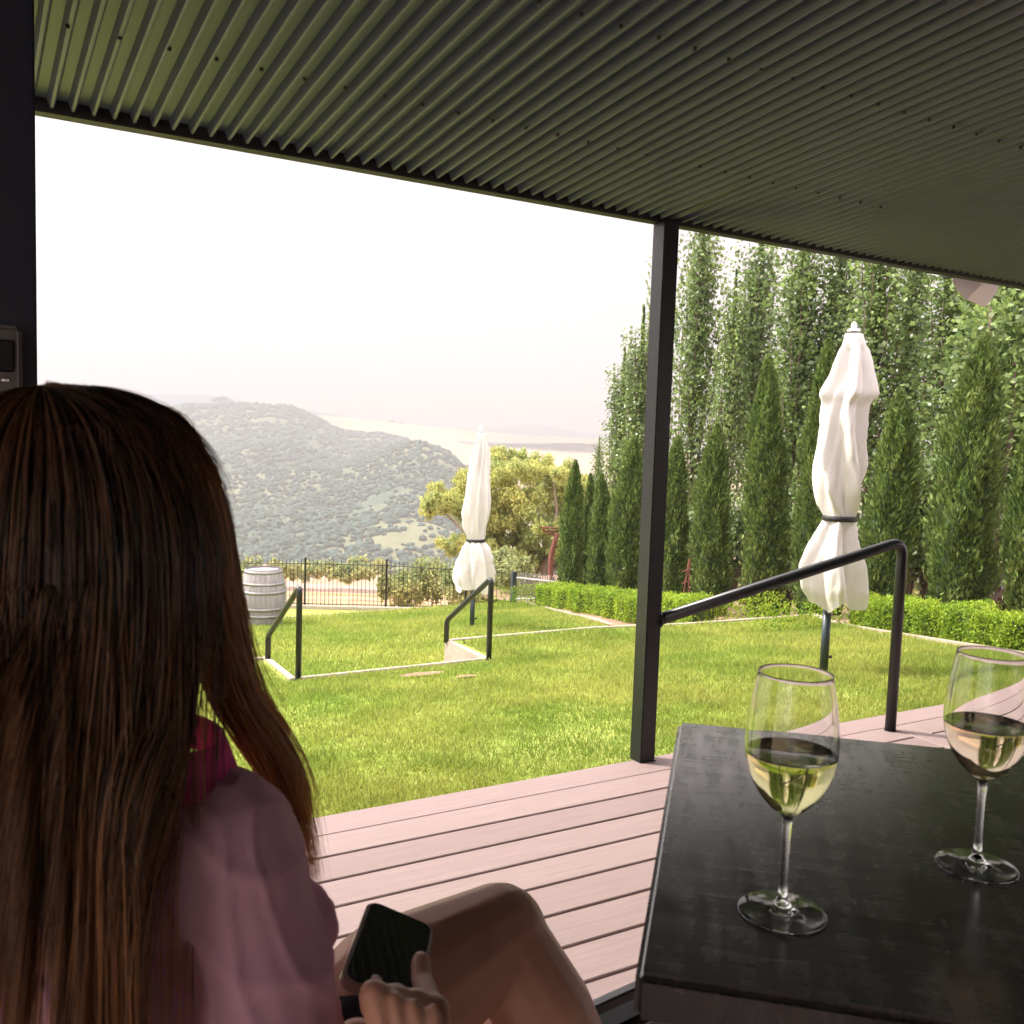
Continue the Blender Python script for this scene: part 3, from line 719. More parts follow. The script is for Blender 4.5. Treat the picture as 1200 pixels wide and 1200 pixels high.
# ------------------------------------------------------------------ umbrellas
def umbrella(loc, prof, skirt, lab, seed, cen, band_z, top, n_f=8):
    g=np.random.default_rng(seed); t=thing('patio_umbrella',lab,'umbrella',loc,'closed white patio umbrellas')
    na=96; rows=70; vs=[]; fs=[]; zb,zt=prof[0][0],prof[-1][0]; ph=g.uniform(0,6,6)
    for j in range(rows+1):
        u_=j/rows; z=zb+(zt-zb)*u_; R=float(np.interp(z,[p[0] for p in prof],[p[1] for p in prof]))
        for q_ in range(na):
            a=2*math.pi*q_/na
            tight=math.exp(-((z-band_z)/.07)**2)
            fold=-.06+.21*(abs(math.sin(.5*(n_f*2)*a/2+ph[0]+1.6*math.sin(2.2*z+ph[1])))*2-1.1)*(-1)+.11*math.sin(5*a+3.5*z+ph[2])+.09*(abs(math.sin(6.0*a-3*z+ph[3]))-.6)
            fold+= .10*fbm(math.cos(a)*1.6+seed,math.sin(a)*1.6,z*2.6)
            rr=R*(1+fold*(1-.6*tight)*(.35 if z>zt-.1 else 1))
            zz=z
            if j<16: 
                w=(16-j)/16; zz=z+w*skirt*(math.sin(3*a+ph[4])*.6+math.sin(5*a+ph[5])*.5)
            cc=float(np.interp(z,[p[0] for p in cen],[p[1] for p in cen])); ox=RH[0]*cc; oy=RH[1]*cc
            vs.append((rr*math.cos(a)+ox,rr*math.sin(a)+oy,zz))
    for j in range(rows):
        for q_ in range(na): fs.append((j*na+q_,j*na+(q_+1)%na,(j+1)*na+(q_+1)%na,(j+1)*na+q_))
    fs.append(tuple(range(rows*na,(rows+1)*na)))
    mk('canopy',vs,fs,M['white_cloth'],t,smooth=True)
    cb=float(np.interp(band_z,[p[0] for p in cen],[p[1] for p in cen])); Rb=float(np.interp(band_z,[p[0] for p in prof],[p[1] for p in prof]))*1.13
    MB().lathe([(Rb,-.022),(Rb+.006,-.02),(Rb+.006,.02),(Rb,.022)],40,(RH[0]*cb,RH[1]*cb,band_z)).build('strap',M['blackmatt'],t,smooth=True)
    ct_=cen[-1][1]; MB().tube([(0,0,.35),(RH[0]*ct_,RH[1]*ct_,zt+.01)],.022,14).build('pole',M['pale_pole'],t,smooth=True)
    MB().tube([(0,0,0),(0,0,.50)],.033,16).build('base_sleeve',M['grey_pole'],t,smooth=True)
    MB().tube([(.03,0,.12),(.075,0,.12)],.012,10).build('clamp_knob',M['blackmatt'],t)
    MB().lathe([(.0001,top+.0),(.016,top-.01),(.026,top-.035),(.02,top-.055),(.05,top-.065),(.052,top-.08)],24,(RH[0]*ct_,RH[1]*ct_,0)).build('finial',M['pale_pole'],t,smooth=True)
    return t
u1=hit(965,788,zU)
zz=lambda py,p: zat(0,py,p[0],p[1])-p[2]
def prow(rows, p):
    prof=[]; cen=[]; dd_=(p-CAM)@fw
    for y,xl,xr in rows:
        z=zz(y,p); q=np.array([p[0],p[1],z+p[2]])-CAM; xp=600+F*(q@rt)/(q@fw)
        prof.append((z,(xr-xl)/2/F*dd_)); cen.append((z,((xl+xr)/2-xp)/F*dd_))
    return prof,cen
RU1=[(708,950,1006),(690,942,1008),(665,941,1005),(645,949,1002),(625,958,1000),(606,968,1000),(592,963,1002),(575,958,1005),(545,958,1008),(515,960,1010),(485,962,1011),(472,965,1013),(463,963,1022),(452,969,1021),(435,976,1018),(415,983,1015),(400,988,1012),(391,990,1010)]
pf,cn=prow(RU1,u1)
umbrella(tuple(u1),pf,.05,'near closed umbrella with slumped white canopy, right of the veranda post',11,cn,zz(607,u1),zz(376,u1),5)
u2=hit(553,735,zL)
RU2=[(688,536,577),(675,533,577),(655,537,576),(642,541,573),(633,548,567),(622,545,569),(600,544,573),(575,547,574),(555,551,573),(535,554,572),(515,558,570),(507,559,569)]
pf,cn=prow(RU2,u2)
umbrella(tuple(u2),pf,.09,'far closed umbrella with smooth slim white canopy standing on the lower lawn',23,cn,zz(633,u2),zz(498,u2),9)

# ------------------------------------------------------------------ barrel
b=hit(308,734,zL); bt=thing('wine_barrel','weathered grey oak wine barrel standing on the lower lawn','barrel',tuple(b))
bh=.92; bp=lambda t: .27+.085*math.sin(math.pi*t)**1.0
vs=[];fs=[];NS=26;per=4;rows=18
for j in range(rows+1):
    t_=j/rows
    for s_ in range(NS):
        for q_ in range(per):
            a=2*math.pi*(s_+q_/per)/NS; r_=bp(t_)-(.006 if q_==0 else 0); vs.append((r_*math.cos(a),r_*math.sin(a),t_*bh))
n=NS*per
for j in range(rows):
    for q_ in range(n): fs.append((j*n+q_,j*n+(q_+1)%n,(j+1)*n+(q_+1)%n,(j+1)*n+q_))
mk('staves',vs,fs,M['oak'],bt)
MB().tube([(0,0,bh-.05),(0,0,bh-.03)],.262,40).build('lid',M['oak'],bt)
MB().tube([(0,0,.03),(0,0,.05)],.262,40).build('barrel_head',M['oak'],bt)
for t_ in (.02,.22,.34,.62,.76,.95):
    MB().lathe([(bp(t_)+.002,t_*bh-.02),(bp(t_)+.009,t_*bh-.02),(bp(t_+.02)+.009,t_*bh+.02),(bp(t_+.02)+.002,t_*bh+.02)],48).build('hoop',M['hoop'],bt,smooth=True)
MB().tube([(bp(.5)*math.cos(3.6),bp(.5)*math.sin(3.6),bh*.5),((bp(.5)+.02)*math.cos(3.6),(bp(.5)+.02)*math.sin(3.6),bh*.5)],.03,12).build('bung',M['rust'],bt)

# ------------------------------------------------------------------ fence
FB=[(160,703,652),(210,704,653),(262,705,654),(309,706,655),(357,708,655),(404,709,656),(452,710,657),(497,711,660),(545,709,663),(592,708,666)]
fence=thing('metal_fence','thin black picket pool fence along the far end of the lower lawn','fence',tuple(hit(452,710,zL)))
fo=np.array(fence.location); Fp=[]
for px,by,ty_ in FB:
    p_=hit(px,by,zL); p_[2]-=.06; Fp.append((p_,zat(0,ty_,p_[0],p_[1])))
for i in range(len(Fp)):
    p_,zt=Fp[i]; q_=p_-fo
    if i%2==0: MB().box((q_[0]-.017,q_[1]-.017,q_[2]-.1),(q_[0]+.017,q_[1]+.017,zt-fo[2]+.03)).build('fence_post',M['black'],fence,bevel=.003)
    if i+1<len(Fp):
        p2,zt2=Fp[i+1]; mb=MB(); A1_=Vector(p_-fo); B1=Vector(p2-fo); L_=(B1-A1_).length; n=max(8,round(L_/.082)); ta=zt-fo[2]; tb_=zt2-fo[2]
        for s_ in range(1,n):
            c=A1_.lerp(B1,s_/n); zt_=ta+(tb_-ta)*s_/n; mb.tube([(c.x,c.y,c.z+.04),(c.x,c.y,zt_)],.0052,6)
        for off,at_top in ((.07,0),(-.09,1)):
            a_=A1_.copy(); b2=B1.copy()
            if at_top: a_.z=ta+off; b2.z=tb_+off
            else: a_.z+=off; b2.z+=off
            mb.tube([a_,b2],.009,6)
        mb.build('picket_panel',M['black'],fence)
# low gate beside the arbor
g0=hit(601,708,zL); g1=hit(652,707,zL); gt=thing('garden_gate','low dark picket gate between the fence end and the rusty arbor','gate',tuple(g0))
z0=zat(0,671,*g0[:2]); z1=zat(0,676,*g1[:2]); v0=Vector((0,0,0)); v1=Vector(g1-g0)
MB().box((-.045,-.045,-.1),(.045,.045,z0-g0[2]+.02)).build('gate_post',M['grey_pole'],gt,bevel=.004)
mb=MB(); n=18
for s_ in range(1,n+1):
    c=v0.lerp(v1,s_/n); zt_=(z0+(z1-z0)*s_/n)-g0[2]+.02*(s_%2); mb.tube([(c.x,c.y,c.z+.02),(c.x,c.y,zt_)],.012,6)
mb.build('pickets',M['oak'],gt)
mb=MB(); mb.tube([(0,0,z0-g0[2]-.09),(v1.x,v1.y,z1-g0[2]-.10)],.02,8); mb.tube([(0,0,.10),(v1.x,v1.y,v1.z+.10)],.02,8); mb.build('gate_rail',M['pale_pole'],gt)
# retaining edge below the fence
ribbon('kerb',[(p_[0]-.05,p_[1]-.22) for p_,_ in Fp],.1,lambda x,y:zL(x,y)-.25,lambda x,y:zL(x,y)-.005,M['timber'],None,'pale edging running along the foot of the black fence','edging')

# rusty arbor
a0=hit(651,700,zL); dA=(a0-CAM)@fw
ar=thing('garden_arbor','rusty curved steel arbor with slatted top left of the first cypress','arbor',tuple(a0))
RA=lambda x,y,e=0: Vector(at(x,y,dA+e)-a0)
for e in (0,.8):
    MB().tube([RA(652,712,e),RA(648,690,e),RA(645,668,e),RA(646,650,e),RA(650,635,e),RA(653,625,e)],[.05]*6,8).build('upright',M['rust'],ar,smooth=True)
for j,(y_,xa,xb) in enumerate(((618,636,700),(622,640,702),(626,648,702))):
    MB().tube([RA(xa,y_,0),RA(xb,y_+3,0)],.016,8).build('slat',M['rust'],ar)
for xk in (638,646,654,664,676): MB().tube([RA(xk,619,-.05),RA(xk+4,620,.8)],.012,6).build('slat',M['rust'],ar)
MB().tube([RA(634,617,0),RA(640,624,0),RA(652,628,0)],.02,8).build('brace',M['rust'],ar)
# reddish trellis between cypresses
a0=at(802,722,13.2); tr=thing('trellis','small reddish timber trellis leaning between two cypresses right of the post','trellis',tuple(a0)); dA=13.2
RB=lambda x,y,e=0: Vector(at(x,y,dA+e)-a0)
for xa,xb in ((796,808),(806,808)): MB().tube([RA(xa,724) if 0 else RB(xa,724),RB(xb,655)],.013,6).build('upright',M['rust'],tr)
for y_ in (670,684,698,712): MB().tube([RB(799,y_),RB(808,y_-3)],.009,6).build('rung',M['rust'],tr)

# ------------------------------------------------------------------ table
TL=Vector((.922,1.066)); e1=Vector((-.680,-.733)).normalized(); e2=Vector((.733,-.680)).normalized(); TZ=1.08
tm=bpy.data.materials.new('dark_stained_wood'); tm.use_nodes=True; nt=tm.node_tree; N=nt.nodes; L=nt.links; bs=N['Principled BSDF']
tc=N.new('ShaderNodeTexCoord'); mp=N.new('ShaderNodeMapping'); mp.inputs['Rotation'].default_value=(0,0,0); mp.inputs['Scale'].default_value=(9,160,5)
nz=N.new('ShaderNodeTexNoise'); nz.inputs['Scale'].default_value=1; nz.inputs['Detail'].default_value=6; nz.inputs['Roughness'].default_value=.7
L.new(tc.outputs['Object'],mp.inputs[0]); L.new(mp.outputs[0],nz.inputs['Vector'])
rpn=N.new('ShaderNodeValToRGB'); rpn.color_ramp.elements[0].position=.3; rpn.color_ramp.elements[1].position=.75
rpn.color_ramp.elements[0].color=(.010,.009,.009,1); rpn.color_ramp.elements[1].color=(.060,.050,.047,1)
L.new(nz.outputs['Fac'],rpn.inputs[0]); L.new(rpn.outputs[0],bs.inputs['Base Color'])
mp2=N.new('ShaderNodeMapping'); mp2.inputs['Scale'].default_value=(70,12,5); n2=N.new('ShaderNodeTexNoise'); n2.inputs['Scale'].default_value=1; n2.inputs['Detail'].default_value=5
L.new(tc.outputs['Object'],mp2.inputs[0]); L.new(mp2.outputs[0],n2.inputs['Vector'])
ad=N.new('ShaderNodeMath'); ad.operation='ADD'; L.new(nz.outputs['Fac'],ad.inputs[0]); L.new(n2.outputs['Fac'],ad.inputs[1])
mr=N.new('ShaderNodeMapRange'); mr.inputs['From Min'].default_value=.6; mr.inputs['From Max'].default_value=1.4; mr.inputs['To Min'].default_value=.12; mr.inputs['To Max'].default_value=.30
L.new(ad.outputs[0],mr.inputs['Value']); L.new(mr.outputs[0],bs.inputs['Roughness'])
bp_=N.new('ShaderNodeBump'); bp_.inputs['Strength'].default_value=.03; bp_.inputs['Distance'].default_value=.0008; L.new(ad.outputs[0],bp_.inputs['Height']); L.new(bp_.outputs[0],bs.inputs['Normal']); L.new(bp_.outputs[0],bs.inputs['Coat Normal']); mr2=N.new('ShaderNodeMapRange'); mr2.inputs['From Min'].default_value=.7; mr2.inputs['From Max'].default_value=1.3; mr2.inputs['To Min'].default_value=.17; mr2.inputs['To Max'].default_value=.33; L.new(ad.outputs[0],mr2.inputs['Value']); L.new(mr2.outputs[0],bs.inputs['Coat Roughness'])
bs.inputs['Specular IOR Level'].default_value=.5; bs.inputs['Coat Weight'].default_value=1.0; bs.inputs['Coat Roughness'].default_value=.21; bs.inputs['Coat IOR'].default_value=1.6
M['table']=tm
tb=thing('bar_table','black-stained high table with rounded edges and two wine glasses on it','table',(TL.x,TL.y,0))
tb.rotation_euler.z=math.atan2(e2.y,e2.x)     # local x along e2, local -y along e1
WB,LB=1.30,.690
MB().box((0,-LB,TZ-.040),(WB,0,TZ)).build('tabletop',tm,tb,bevel=.006,seg=3)
MB().box((.12,-LB+.12,TZ-.085),(WB-.12,-.12,TZ-.0405)).build('apron',M['black'],tb)
MB().box((WB/2-.04,-LB/2-.04,.03),(WB/2+.04,-LB/2+.04,TZ-.086)).build('pedestal',M['black'],tb,bevel=.004)
MB().box((WB/2-.35,-LB/2-.25,.001),(WB/2+.35,-LB/2+.25,.028)).build('base_plate',M['black'],tb,bevel=.004)

# ------------------------------------------------------------------ glasses
gl=bpy.data.materials.new('clear_glass'); gl.use_nodes=True; b_=gl.node_tree.nodes['Principled BSDF']
b_.inputs['Transmission Weight'].default_value=1; b_.inputs['Roughness'].default_value=0; b_.inputs['IOR'].default_value=1.48; b_.inputs['Base Color'].default_value=(.985,.99,.985,1)
def winemat(n,c,ab):
    m_=bpy.data.materials.new(n); m_.use_nodes=True; b_=m_.node_tree.nodes['Principled BSDF']
    b_.inputs['Transmission Weight'].default_value=1; b_.inputs['Roughness'].default_value=0; b_.inputs['IOR'].default_value=1.34; b_.inputs['Base Color'].default_value=(*c,1); return m_
def glass(px,py,label,wm,S_,fill):
    k_=at(px,py,1)-CAM; p_=CAM+k_*((TZ-CH)/k_[2])
    t=thing('wine_glass',label,'wine glass',(p_[0],p_[1],TZ+.0006),'stemmed wine glasses on the black table')
    t.scale=(S_,S_,S_)
    FR=.0385
    foot=[(.0001,.0022),(.02,.0016),(FR-.004,.0003),(FR-.0012,.0),(FR,.0006),(FR,.0013),(FR-.001,.0018),(.028,.0030),(.016,.0046),(.009,.0068),(.0058,.0105),(.0046,.0145),(.0001,.0146)]
    MB().lathe(foot,120).build('foot',gl,t,smooth=True)
    stem=[(.0001,.0147),(.0044,.0147),(.0037,.025),(.0034,.045),(.0036,.065),(.0042,.082),(.0060,.0905),(.0001,.0906)]
    MB().lathe(stem,32).build('stem',gl,t,smooth=True)
    outer=[(.0001,.0907),(.006,.0907),(.011,.0935),(.0195,.101),(.0285,.112),(.0355,.126),(.0395,.141),(.0405,.155),(.0395,.172),(.0370,.190),(.0342,.206),(.0322,.218)]
    th=.0011; inner=[(.0001,.0965),(.008,.0975),(.0185,.1030),(.0272,.1130),(.0343,.127),(.0384,.1413),(.0394,.155),(.0384,.172),(.0360,.190),(.0332,.206),(.0313,.218)]
    o_s=MB()
    def dense(pf):
        zs=[p[1] for p in pf]; out=[]
        for a,b2 in zip(pf[:-1],pf[1:]): out+=[(a[0]+(b2[0]-a[0])*i/3,a[1]+(b2[1]-a[1])*i/3) for i in range(3)]
        return out+[pf[-1]]
    def smoothp(pf):
        q=dense(pf)
        for _ in range(3): q=[q[0]]+[((a[0]+2*b2[0]+c[0])/4,(a[1]+2*b2[1]+c[1])/4) for a,b2,c in zip(q[:-2],q[1:-1],q[2:])]+[q[-1]]
        return q
    ou=smoothp(outer); inn=smoothp(inner)
    full=ou+[(.0320,.2190),(.0315,.2190)]+inn[::-1]
    MB().lathe(full,72).build('bowl',gl,t,smooth=True)
    # wine: slightly overlapping the inner wall
    wp=[(r_+.0002,z_-.0001) for r_,z_ in inn if z_<fill]; rl=float(np.interp(fill,[p[1] for p in inn],[p[0] for p in inn]))
    wp=[(.0001,.0962)]+wp[1:]+[(rl+.0002,fill),(rl-.0008,fill-.0004),(.0001,fill-.0005)]
    MB().lathe(wp,72).build('wine',wm,t,smooth=True)
glass(916,1070,'glass of pale yellow white wine near the left edge of the black table',winemat('white_wine',(.88,.84,.45),0),1.0*1.0,.148)
glass(1144,1016,'glass of pale pink wine at the right edge of the view',winemat('rose_wine',(.90,.74,.56),0),1.0,.148)

# ------------------------------------------------------------------ organic helper
def capsule(bm, a, b_, ra, rb, seg=14):
    a=Vector(a); b_=Vector(b_); d=b_-a; L_=max(d.length,1e-5); q=d.to_track_quat('Z','Y')
    prof=[]
    for i in range(6): t_=math.pi/2*i/5; prof.append((ra*math.sin(t_),-ra*math.cos(t_)))
    for i in range(6): t_=math.pi/2*i/5; prof.append((rb*math.cos(t_),L_+rb*math.sin(t_)))
    vs=[]
    for r_,z_ in prof:
        vs.append([bm.verts.new(a+q@Vector((max(r_,1e-5)*math.cos(2*math.pi*j/seg),max(r_,1e-5)*math.sin(2*math.pi*j/seg),z_))) for j in range(seg)])
    for i in range(len(vs)-1):
        for j in range(seg): bm.faces.new((vs[i][j],vs[i][(j+1)%seg],vs[i+1][(j+1)%seg],vs[i+1][j]))
    bm.faces.new(vs[0][::-1]); bm.faces.new(vs[-1])
def ellip(bm, c, rad, rotz=0):
    bmesh.ops.create_uvsphere(bm,u_segments=24,v_segments=16,radius=1,matrix=Matrix.Translation(Vector(c))@Matrix.Rotation(rotz,4,'Z')@Matrix.Diagonal((*rad,1)))
def organic(name, build, vox, m_, parent, sm=6, disp=None):
    bm=bmesh.new(); build(bm); me=bpy.data.meshes.new(name+'_src'); bm.to_mesh(me); bm.free()
    o=bpy.data.objects.new(name+'_src',me); tmp=bpy.data.scenes.new('tmp'); tmp.collection.objects.link(o)
    r_=o.modifiers.new('r','REMESH'); r_.mode='VOXEL'; r_.voxel_size=vox; r_.use_smooth_shade=True
    s_=o.modifiers.new('s','SMOOTH'); s_.factor=.5; s_.iterations=sm
    with bpy.context.temp_override(scene=tmp, view_layer=tmp.view_layers[0]): dg=bpy.context.evaluated_depsgraph_get()
    me2=bpy.data.meshes.new_from_object(o.evaluated_get(dg))
    bpy.data.objects.remove(o); bpy.data.scenes.remove(tmp); me2.name=name
    if disp:
        co=[v_.co.copy() for v_ in me2.vertices]; no=[v_.normal.copy() for v_ in me2.vertices]
        me2.vertices.foreach_set('co',np.array([tuple(c+n_*disp(c)) for c,n_ in zip(co,no)],dtype='f4').reshape(-1)); me2.update()
    me2.polygons.foreach_set('use_smooth',[True]*len(me2.polygons)); me2.materials.clear(); me2.materials.append(m_)
    o2=bpy.data.objects.new(name,me2); COL.objects.link(o2); o2.parent=parent; return o2

# ------------------------------------------------------------------ person
skin=mat('skin',(.74,.41,.28),.45,0,.4,noise_=((30,30,30),4,.3,.7),col2=(.66,.34,.23),bump=((260,260,260),.1,.0008))
skin.node_tree.nodes['Principled BSDF'].inputs['Subsurface Weight'].default_value=.12
skin.node_tree.nodes['Principled BSDF'].inputs['Subsurface Radius'].default_value=(.012,.005,.003)
pe=thing('person','person with long brown hair and pink shirt, seen from behind, holding a phone','person')
HC=P(-.325,.70,1.405)      # head centre
NK=P(-.325,.69,1.25)
ShR=at(262,978,.72); ShL=P(-.50,.70,1.175)
ElR=at(366,1385,.75); WrR=at(418,1232,.83); 
HipR=at(318,1345,.86); HipL=P(-.41,.78,.80)
KnR=at(583,1096,1.05); CfR=at(640,1190,1.03); AnR=at(790,1500,1.0)
KnL=at(588,1250,1.10); AnL=at(600,1700,1.15)
Hc=lambda x,y,d: Vector(at(x,y,d*.9))
def body(bm):
    ellip(bm,HC,(.075,.095,.112),YAW*-1); ellip(bm,HC+FH*.02-np.array([0,0,.06]),(.055,.065,.055))
    capsule(bm,HC-np.array([0,0,.07]),NK,.05,.055)
    # nose, ears
    capsule(bm,HC+FH*.088-np.array([0,0,.0]),HC+FH*.103-np.array([0,0,.028]),.009,.013)
    for s_ in (-1,1): ellip(bm,HC+RH*s_*.074-np.array([0,0,.01]),(.012,.016,.028))
    capsule(bm,NK,P(-.325,.72,1.0),.055,.09); capsule(bm,ShR,ShL,.042,.042); capsule(bm,P(-.30,.72,1.08),P(-.31,.74,.88),.085,.085); capsule(bm,P(-.35,.72,1.08),P(-.35,.74,.88),.085,.085)
    capsule(bm,P(-.325,.75,.88),P(-.325,.77,.82),.10,.12); capsule(bm,HipR,HipL,.10,.10)
    capsule(bm,ShR,ElR,.040,.036); capsule(bm,ElR,WrR,.038,.027)
    capsule(bm,ShL,P(-.52,.74,.92),.050,.038); capsule(bm,P(-.52,.74,.92),P(-.38,.93,.84),.038,.026); ellip(bm,P(-.36,.96,.835),(.04,.05,.02))
    mid=at(462,1172,.97)
    capsule(bm,HipR,mid,.092,.080); capsule(bm,mid,KnR,.080,.056); capsule(bm,KnR,CfR,.052,.054); capsule(bm,CfR,AnR,.054,.032)
    capsule(bm,HipL,KnL,.09,.055); capsule(bm,KnL,(np.array(KnL)+np.array(AnL))/2,.052,.046); capsule(bm,(np.array(KnL)+np.array(AnL))/2,AnL,.046,.032)
    capsule(bm,AnL,np.array(AnL)+FH*.14-np.array([0,0,.03]),.034,.026); capsule(bm,AnR,np.array(AnR)+RH*.12-np.array([0,0,.06]),.034,.026)
    # hand: palm and knuckles
    W=Hc(452,1262,.80); K1=Hc(508,1186,.85); K4=Hc(438,1166,.83)
    for t_,rr in ((0,.0145),(.33,.0145),(.66,.0135),(1,.0125)):
        capsule(bm,W.lerp(Hc(528,1240,.83),.55-.3*t_),K1.lerp(K4,t_),.017,rr)
    # fingers curl behind the phone
    for q_,(t_,ln) in enumerate(((0,.9),(.33,1.0),(.66,.95),(1,.8))):
        k_=K1.lerp(K4,t_); a1=k_+Vector(fw)*.030*ln-Vector(up)*.022-Vector(rt)*.006; a2=a1+Vector(fw)*.022*ln-Vector(up)*.004; a3=a2+Vector(fw)*.012*ln+Vector(up)*.010
        capsule(bm,k_,a1,.0105,.0095,10); capsule(bm,a1,a2,.0092,.0085,10); capsule(bm,a2,a3,.0083,.0072,10)
    # thumb up the right edge of the phone
    T0=Hc(512,1225,.84); T1=Hc(505,1180,.875); T2=Hc(494,1150,.915); T3=Hc(493,1126,.935)
    capsule(bm,T0,T1,.017,.0125,12); capsule(bm,T1,T2,.0118,.0105,12); capsule(bm,T2,T3,.0105,.0088,12)
    # tendons
    for a_,b2 in (((520,1235),(508,1184)),((500,1240),(484,1178)),((478,1245),(461,1171)),((458,1245),(440,1165))):
        capsule(bm,Hc(a_[0],a_[1],.792),Hc(b2[0],b2[1],.822),.004,.006,8)
organic('body',body,.0034,skin,pe,4)
organic('thumbnail',lambda bm: ellip(bm,Hc(492.5,1127,.935)-Vector(fw)*.0072,(.0042,.0028,.0052),-YAW),.0007,mat('nail',(.80,.50,.42),.25,0,.6),pe,3)
# shirt
shm=mat('pink_shirt',(.86,.52,.66),.75,0,.25,noise_=((5,5,5),4,.35,.7),col2=(.80,.46,.60),bump=((420,420,420),.2,.0006),trans=.25)
hot=mat('lit_through_collar',(.90,.15,.45),.7,0,.2,trans=.45)
def shirt(bm):
    capsule(bm,P(-.325,.71,1.19),P(-.33,.76,1.0),.08,.13); 
    capsule(bm,P(-.235,.695,1.17),P(-.45,.695,1.17),.06,.06)
    capsule(bm,P(-.235,.70,1.188),P(-.325,.70,1.225),.046,.06)
    capsule(bm,P(-.29,.74,1.06),P(-.28,.77,.80),.105,.13); capsule(bm,P(-.39,.74,1.08),P(-.40,.77,.80),.115,.13)
    sh=Vector(ShR); el=Vector(ElR)
    capsule(bm,sh,sh.lerp(el,.45),.050,.053); capsule(bm,sh.lerp(el,.45),el+Vector((0,0,-.02)),.053,.052); capsule(bm,el+Vector((0,0,-.02)),el.lerp(Vector(WrR),.4),.052,.042)
    capsule(bm,at(300,985,.76),at(372,1092,.77),.020,.017); capsule(bm,P(-.325,.755,1.08),P(-.33,.77,.90),.125,.14)
    # rolled sleeve cuff ridge
    capsule(bm,ShL,P(-.53,.74,.92),.066,.066)
def wr(co):
    q_=Vector(co); a=noise.noise(Vector((q_.x*14+q_.z*7,q_.y*12,q_.z*7-q_.x*6))); b2=noise.noise(Vector((q_.x*30+q_.z*8,q_.y*26,q_.z*9-q_.x*14)))
    return .007*(1-abs(a))**6-.002+.004*(1-abs(b2))**8
organic('shirt',shirt,.004,shm,pe,7,wr)
# collar: band round the neck, lit-through glow put into its pink
vs=[];fs=[];na=48
for j in range(5):
    for q_ in range(na):
        a=2*math.pi*q_/na; r_=.072+.010*j/4+.008*math.cos(a*2); z_=1.238+.034*(1-j/4)-.012*math.cos(a)
        vs.append(tuple(np.array(P(-.315,.705,0))+RH*r_*math.cos(a)*1.25+FH*r_*math.sin(a)+np.array([0,0,z_])))
for j in range(4):
    for q_ in range(na): fs.append((j*na+q_,j*na+(q_+1)%na,(j+1)*na+(q_+1)%na,(j+1)*na+q_))
cl=mk('collar',vs,fs,hot,pe,smooth=True); cl['label']='shirt collar with lit-through glow in its hot pink'; md=cl.modifiers.new('t','SOLIDIFY'); md.thickness=.003
# shorts
shorts=mat('dark_shorts',(.03,.03,.04),.8)
organic('shorts',lambda bm:(capsule(bm,P(-.325,.76,.84),P(-.325,.77,.82),.125,.13),capsule(bm,HipR,np.array(HipR)*.72+np.array(KnR)*.28,.105,.098),capsule(bm,HipL,np.array(HipL)*.7+np.array(KnL)*.3,.105,.098)),.008,shorts,pe,4)

# hair -----------------------------------------------------------------
hm=bpy.data.materials.new('brown_hair'); hm.use_nodes=True; nt=hm.node_tree; N=nt.nodes; L=nt.links; N.remove(N['Principled BSDF'])
geo_=N.new('ShaderNodeNewGeometry'); sx=N.new('ShaderNodeSeparateXYZ'); L.new(geo_.outputs['Position'],sx.inputs[0])
m1=N.new('ShaderNodeMapRange'); m1.inputs['From Min'].default_value=1.40; m1.inputs['From Max'].default_value=1.05; L.new(sx.outputs['Z'],m1.inputs['Value'])
rr=N.new('ShaderNodeMath'); rr.operation='MULTIPLY_ADD'; rr.inputs[1].default_value=.85; L.new(geo_.outputs['Random Per Island'],rr.inputs[0]); 
m3=N.new('ShaderNodeMath'); m3.operation='MULTIPLY_ADD'; m3.inputs[1].default_value=.55; m3.inputs[2].default_value=-.15; L.new(m1.outputs[0],m3.inputs[0]); L.new(m3.outputs[0],rr.inputs[2])
cr=N.new('ShaderNodeValToRGB'); cr.color_ramp.elements[0].color=(.026,.015,.012,1); cr.color_ramp.elements[1].color=(.60,.38,.21,1); e_=cr.color_ramp.elements.new(.5); e_.color=(.25,.145,.088,1)
L.new(rr.outputs[0],cr.inputs[0])
hb=N.new('ShaderNodeBsdfPrincipled'); hb.inputs['Roughness'].default_value=.38; hb.inputs['Specular IOR Level'].default_value=.6; L.new(cr.outputs[0],hb.inputs['Base Color'])
tr_=N.new('ShaderNodeBsdfTranslucent'); br=N.new('ShaderNodeMix'); br.data_type='RGBA'; br.blend_type='ADD'; br.inputs[0].default_value=1; L.new(cr.outputs[0],br.inputs[6]); L.new(cr.outputs[0],br.inputs[7]); L.new(br.outputs[2],tr_.inputs['Color'])
mx=N.new('ShaderNodeMixShader'); mx.inputs[0].default_value=.5; L.new(hb.outputs[0],mx.inputs[1]); L.new(tr_.outputs[0],mx.inputs[2]); L.new(mx.outputs[0],N['Material Output'].inputs['Surface'])
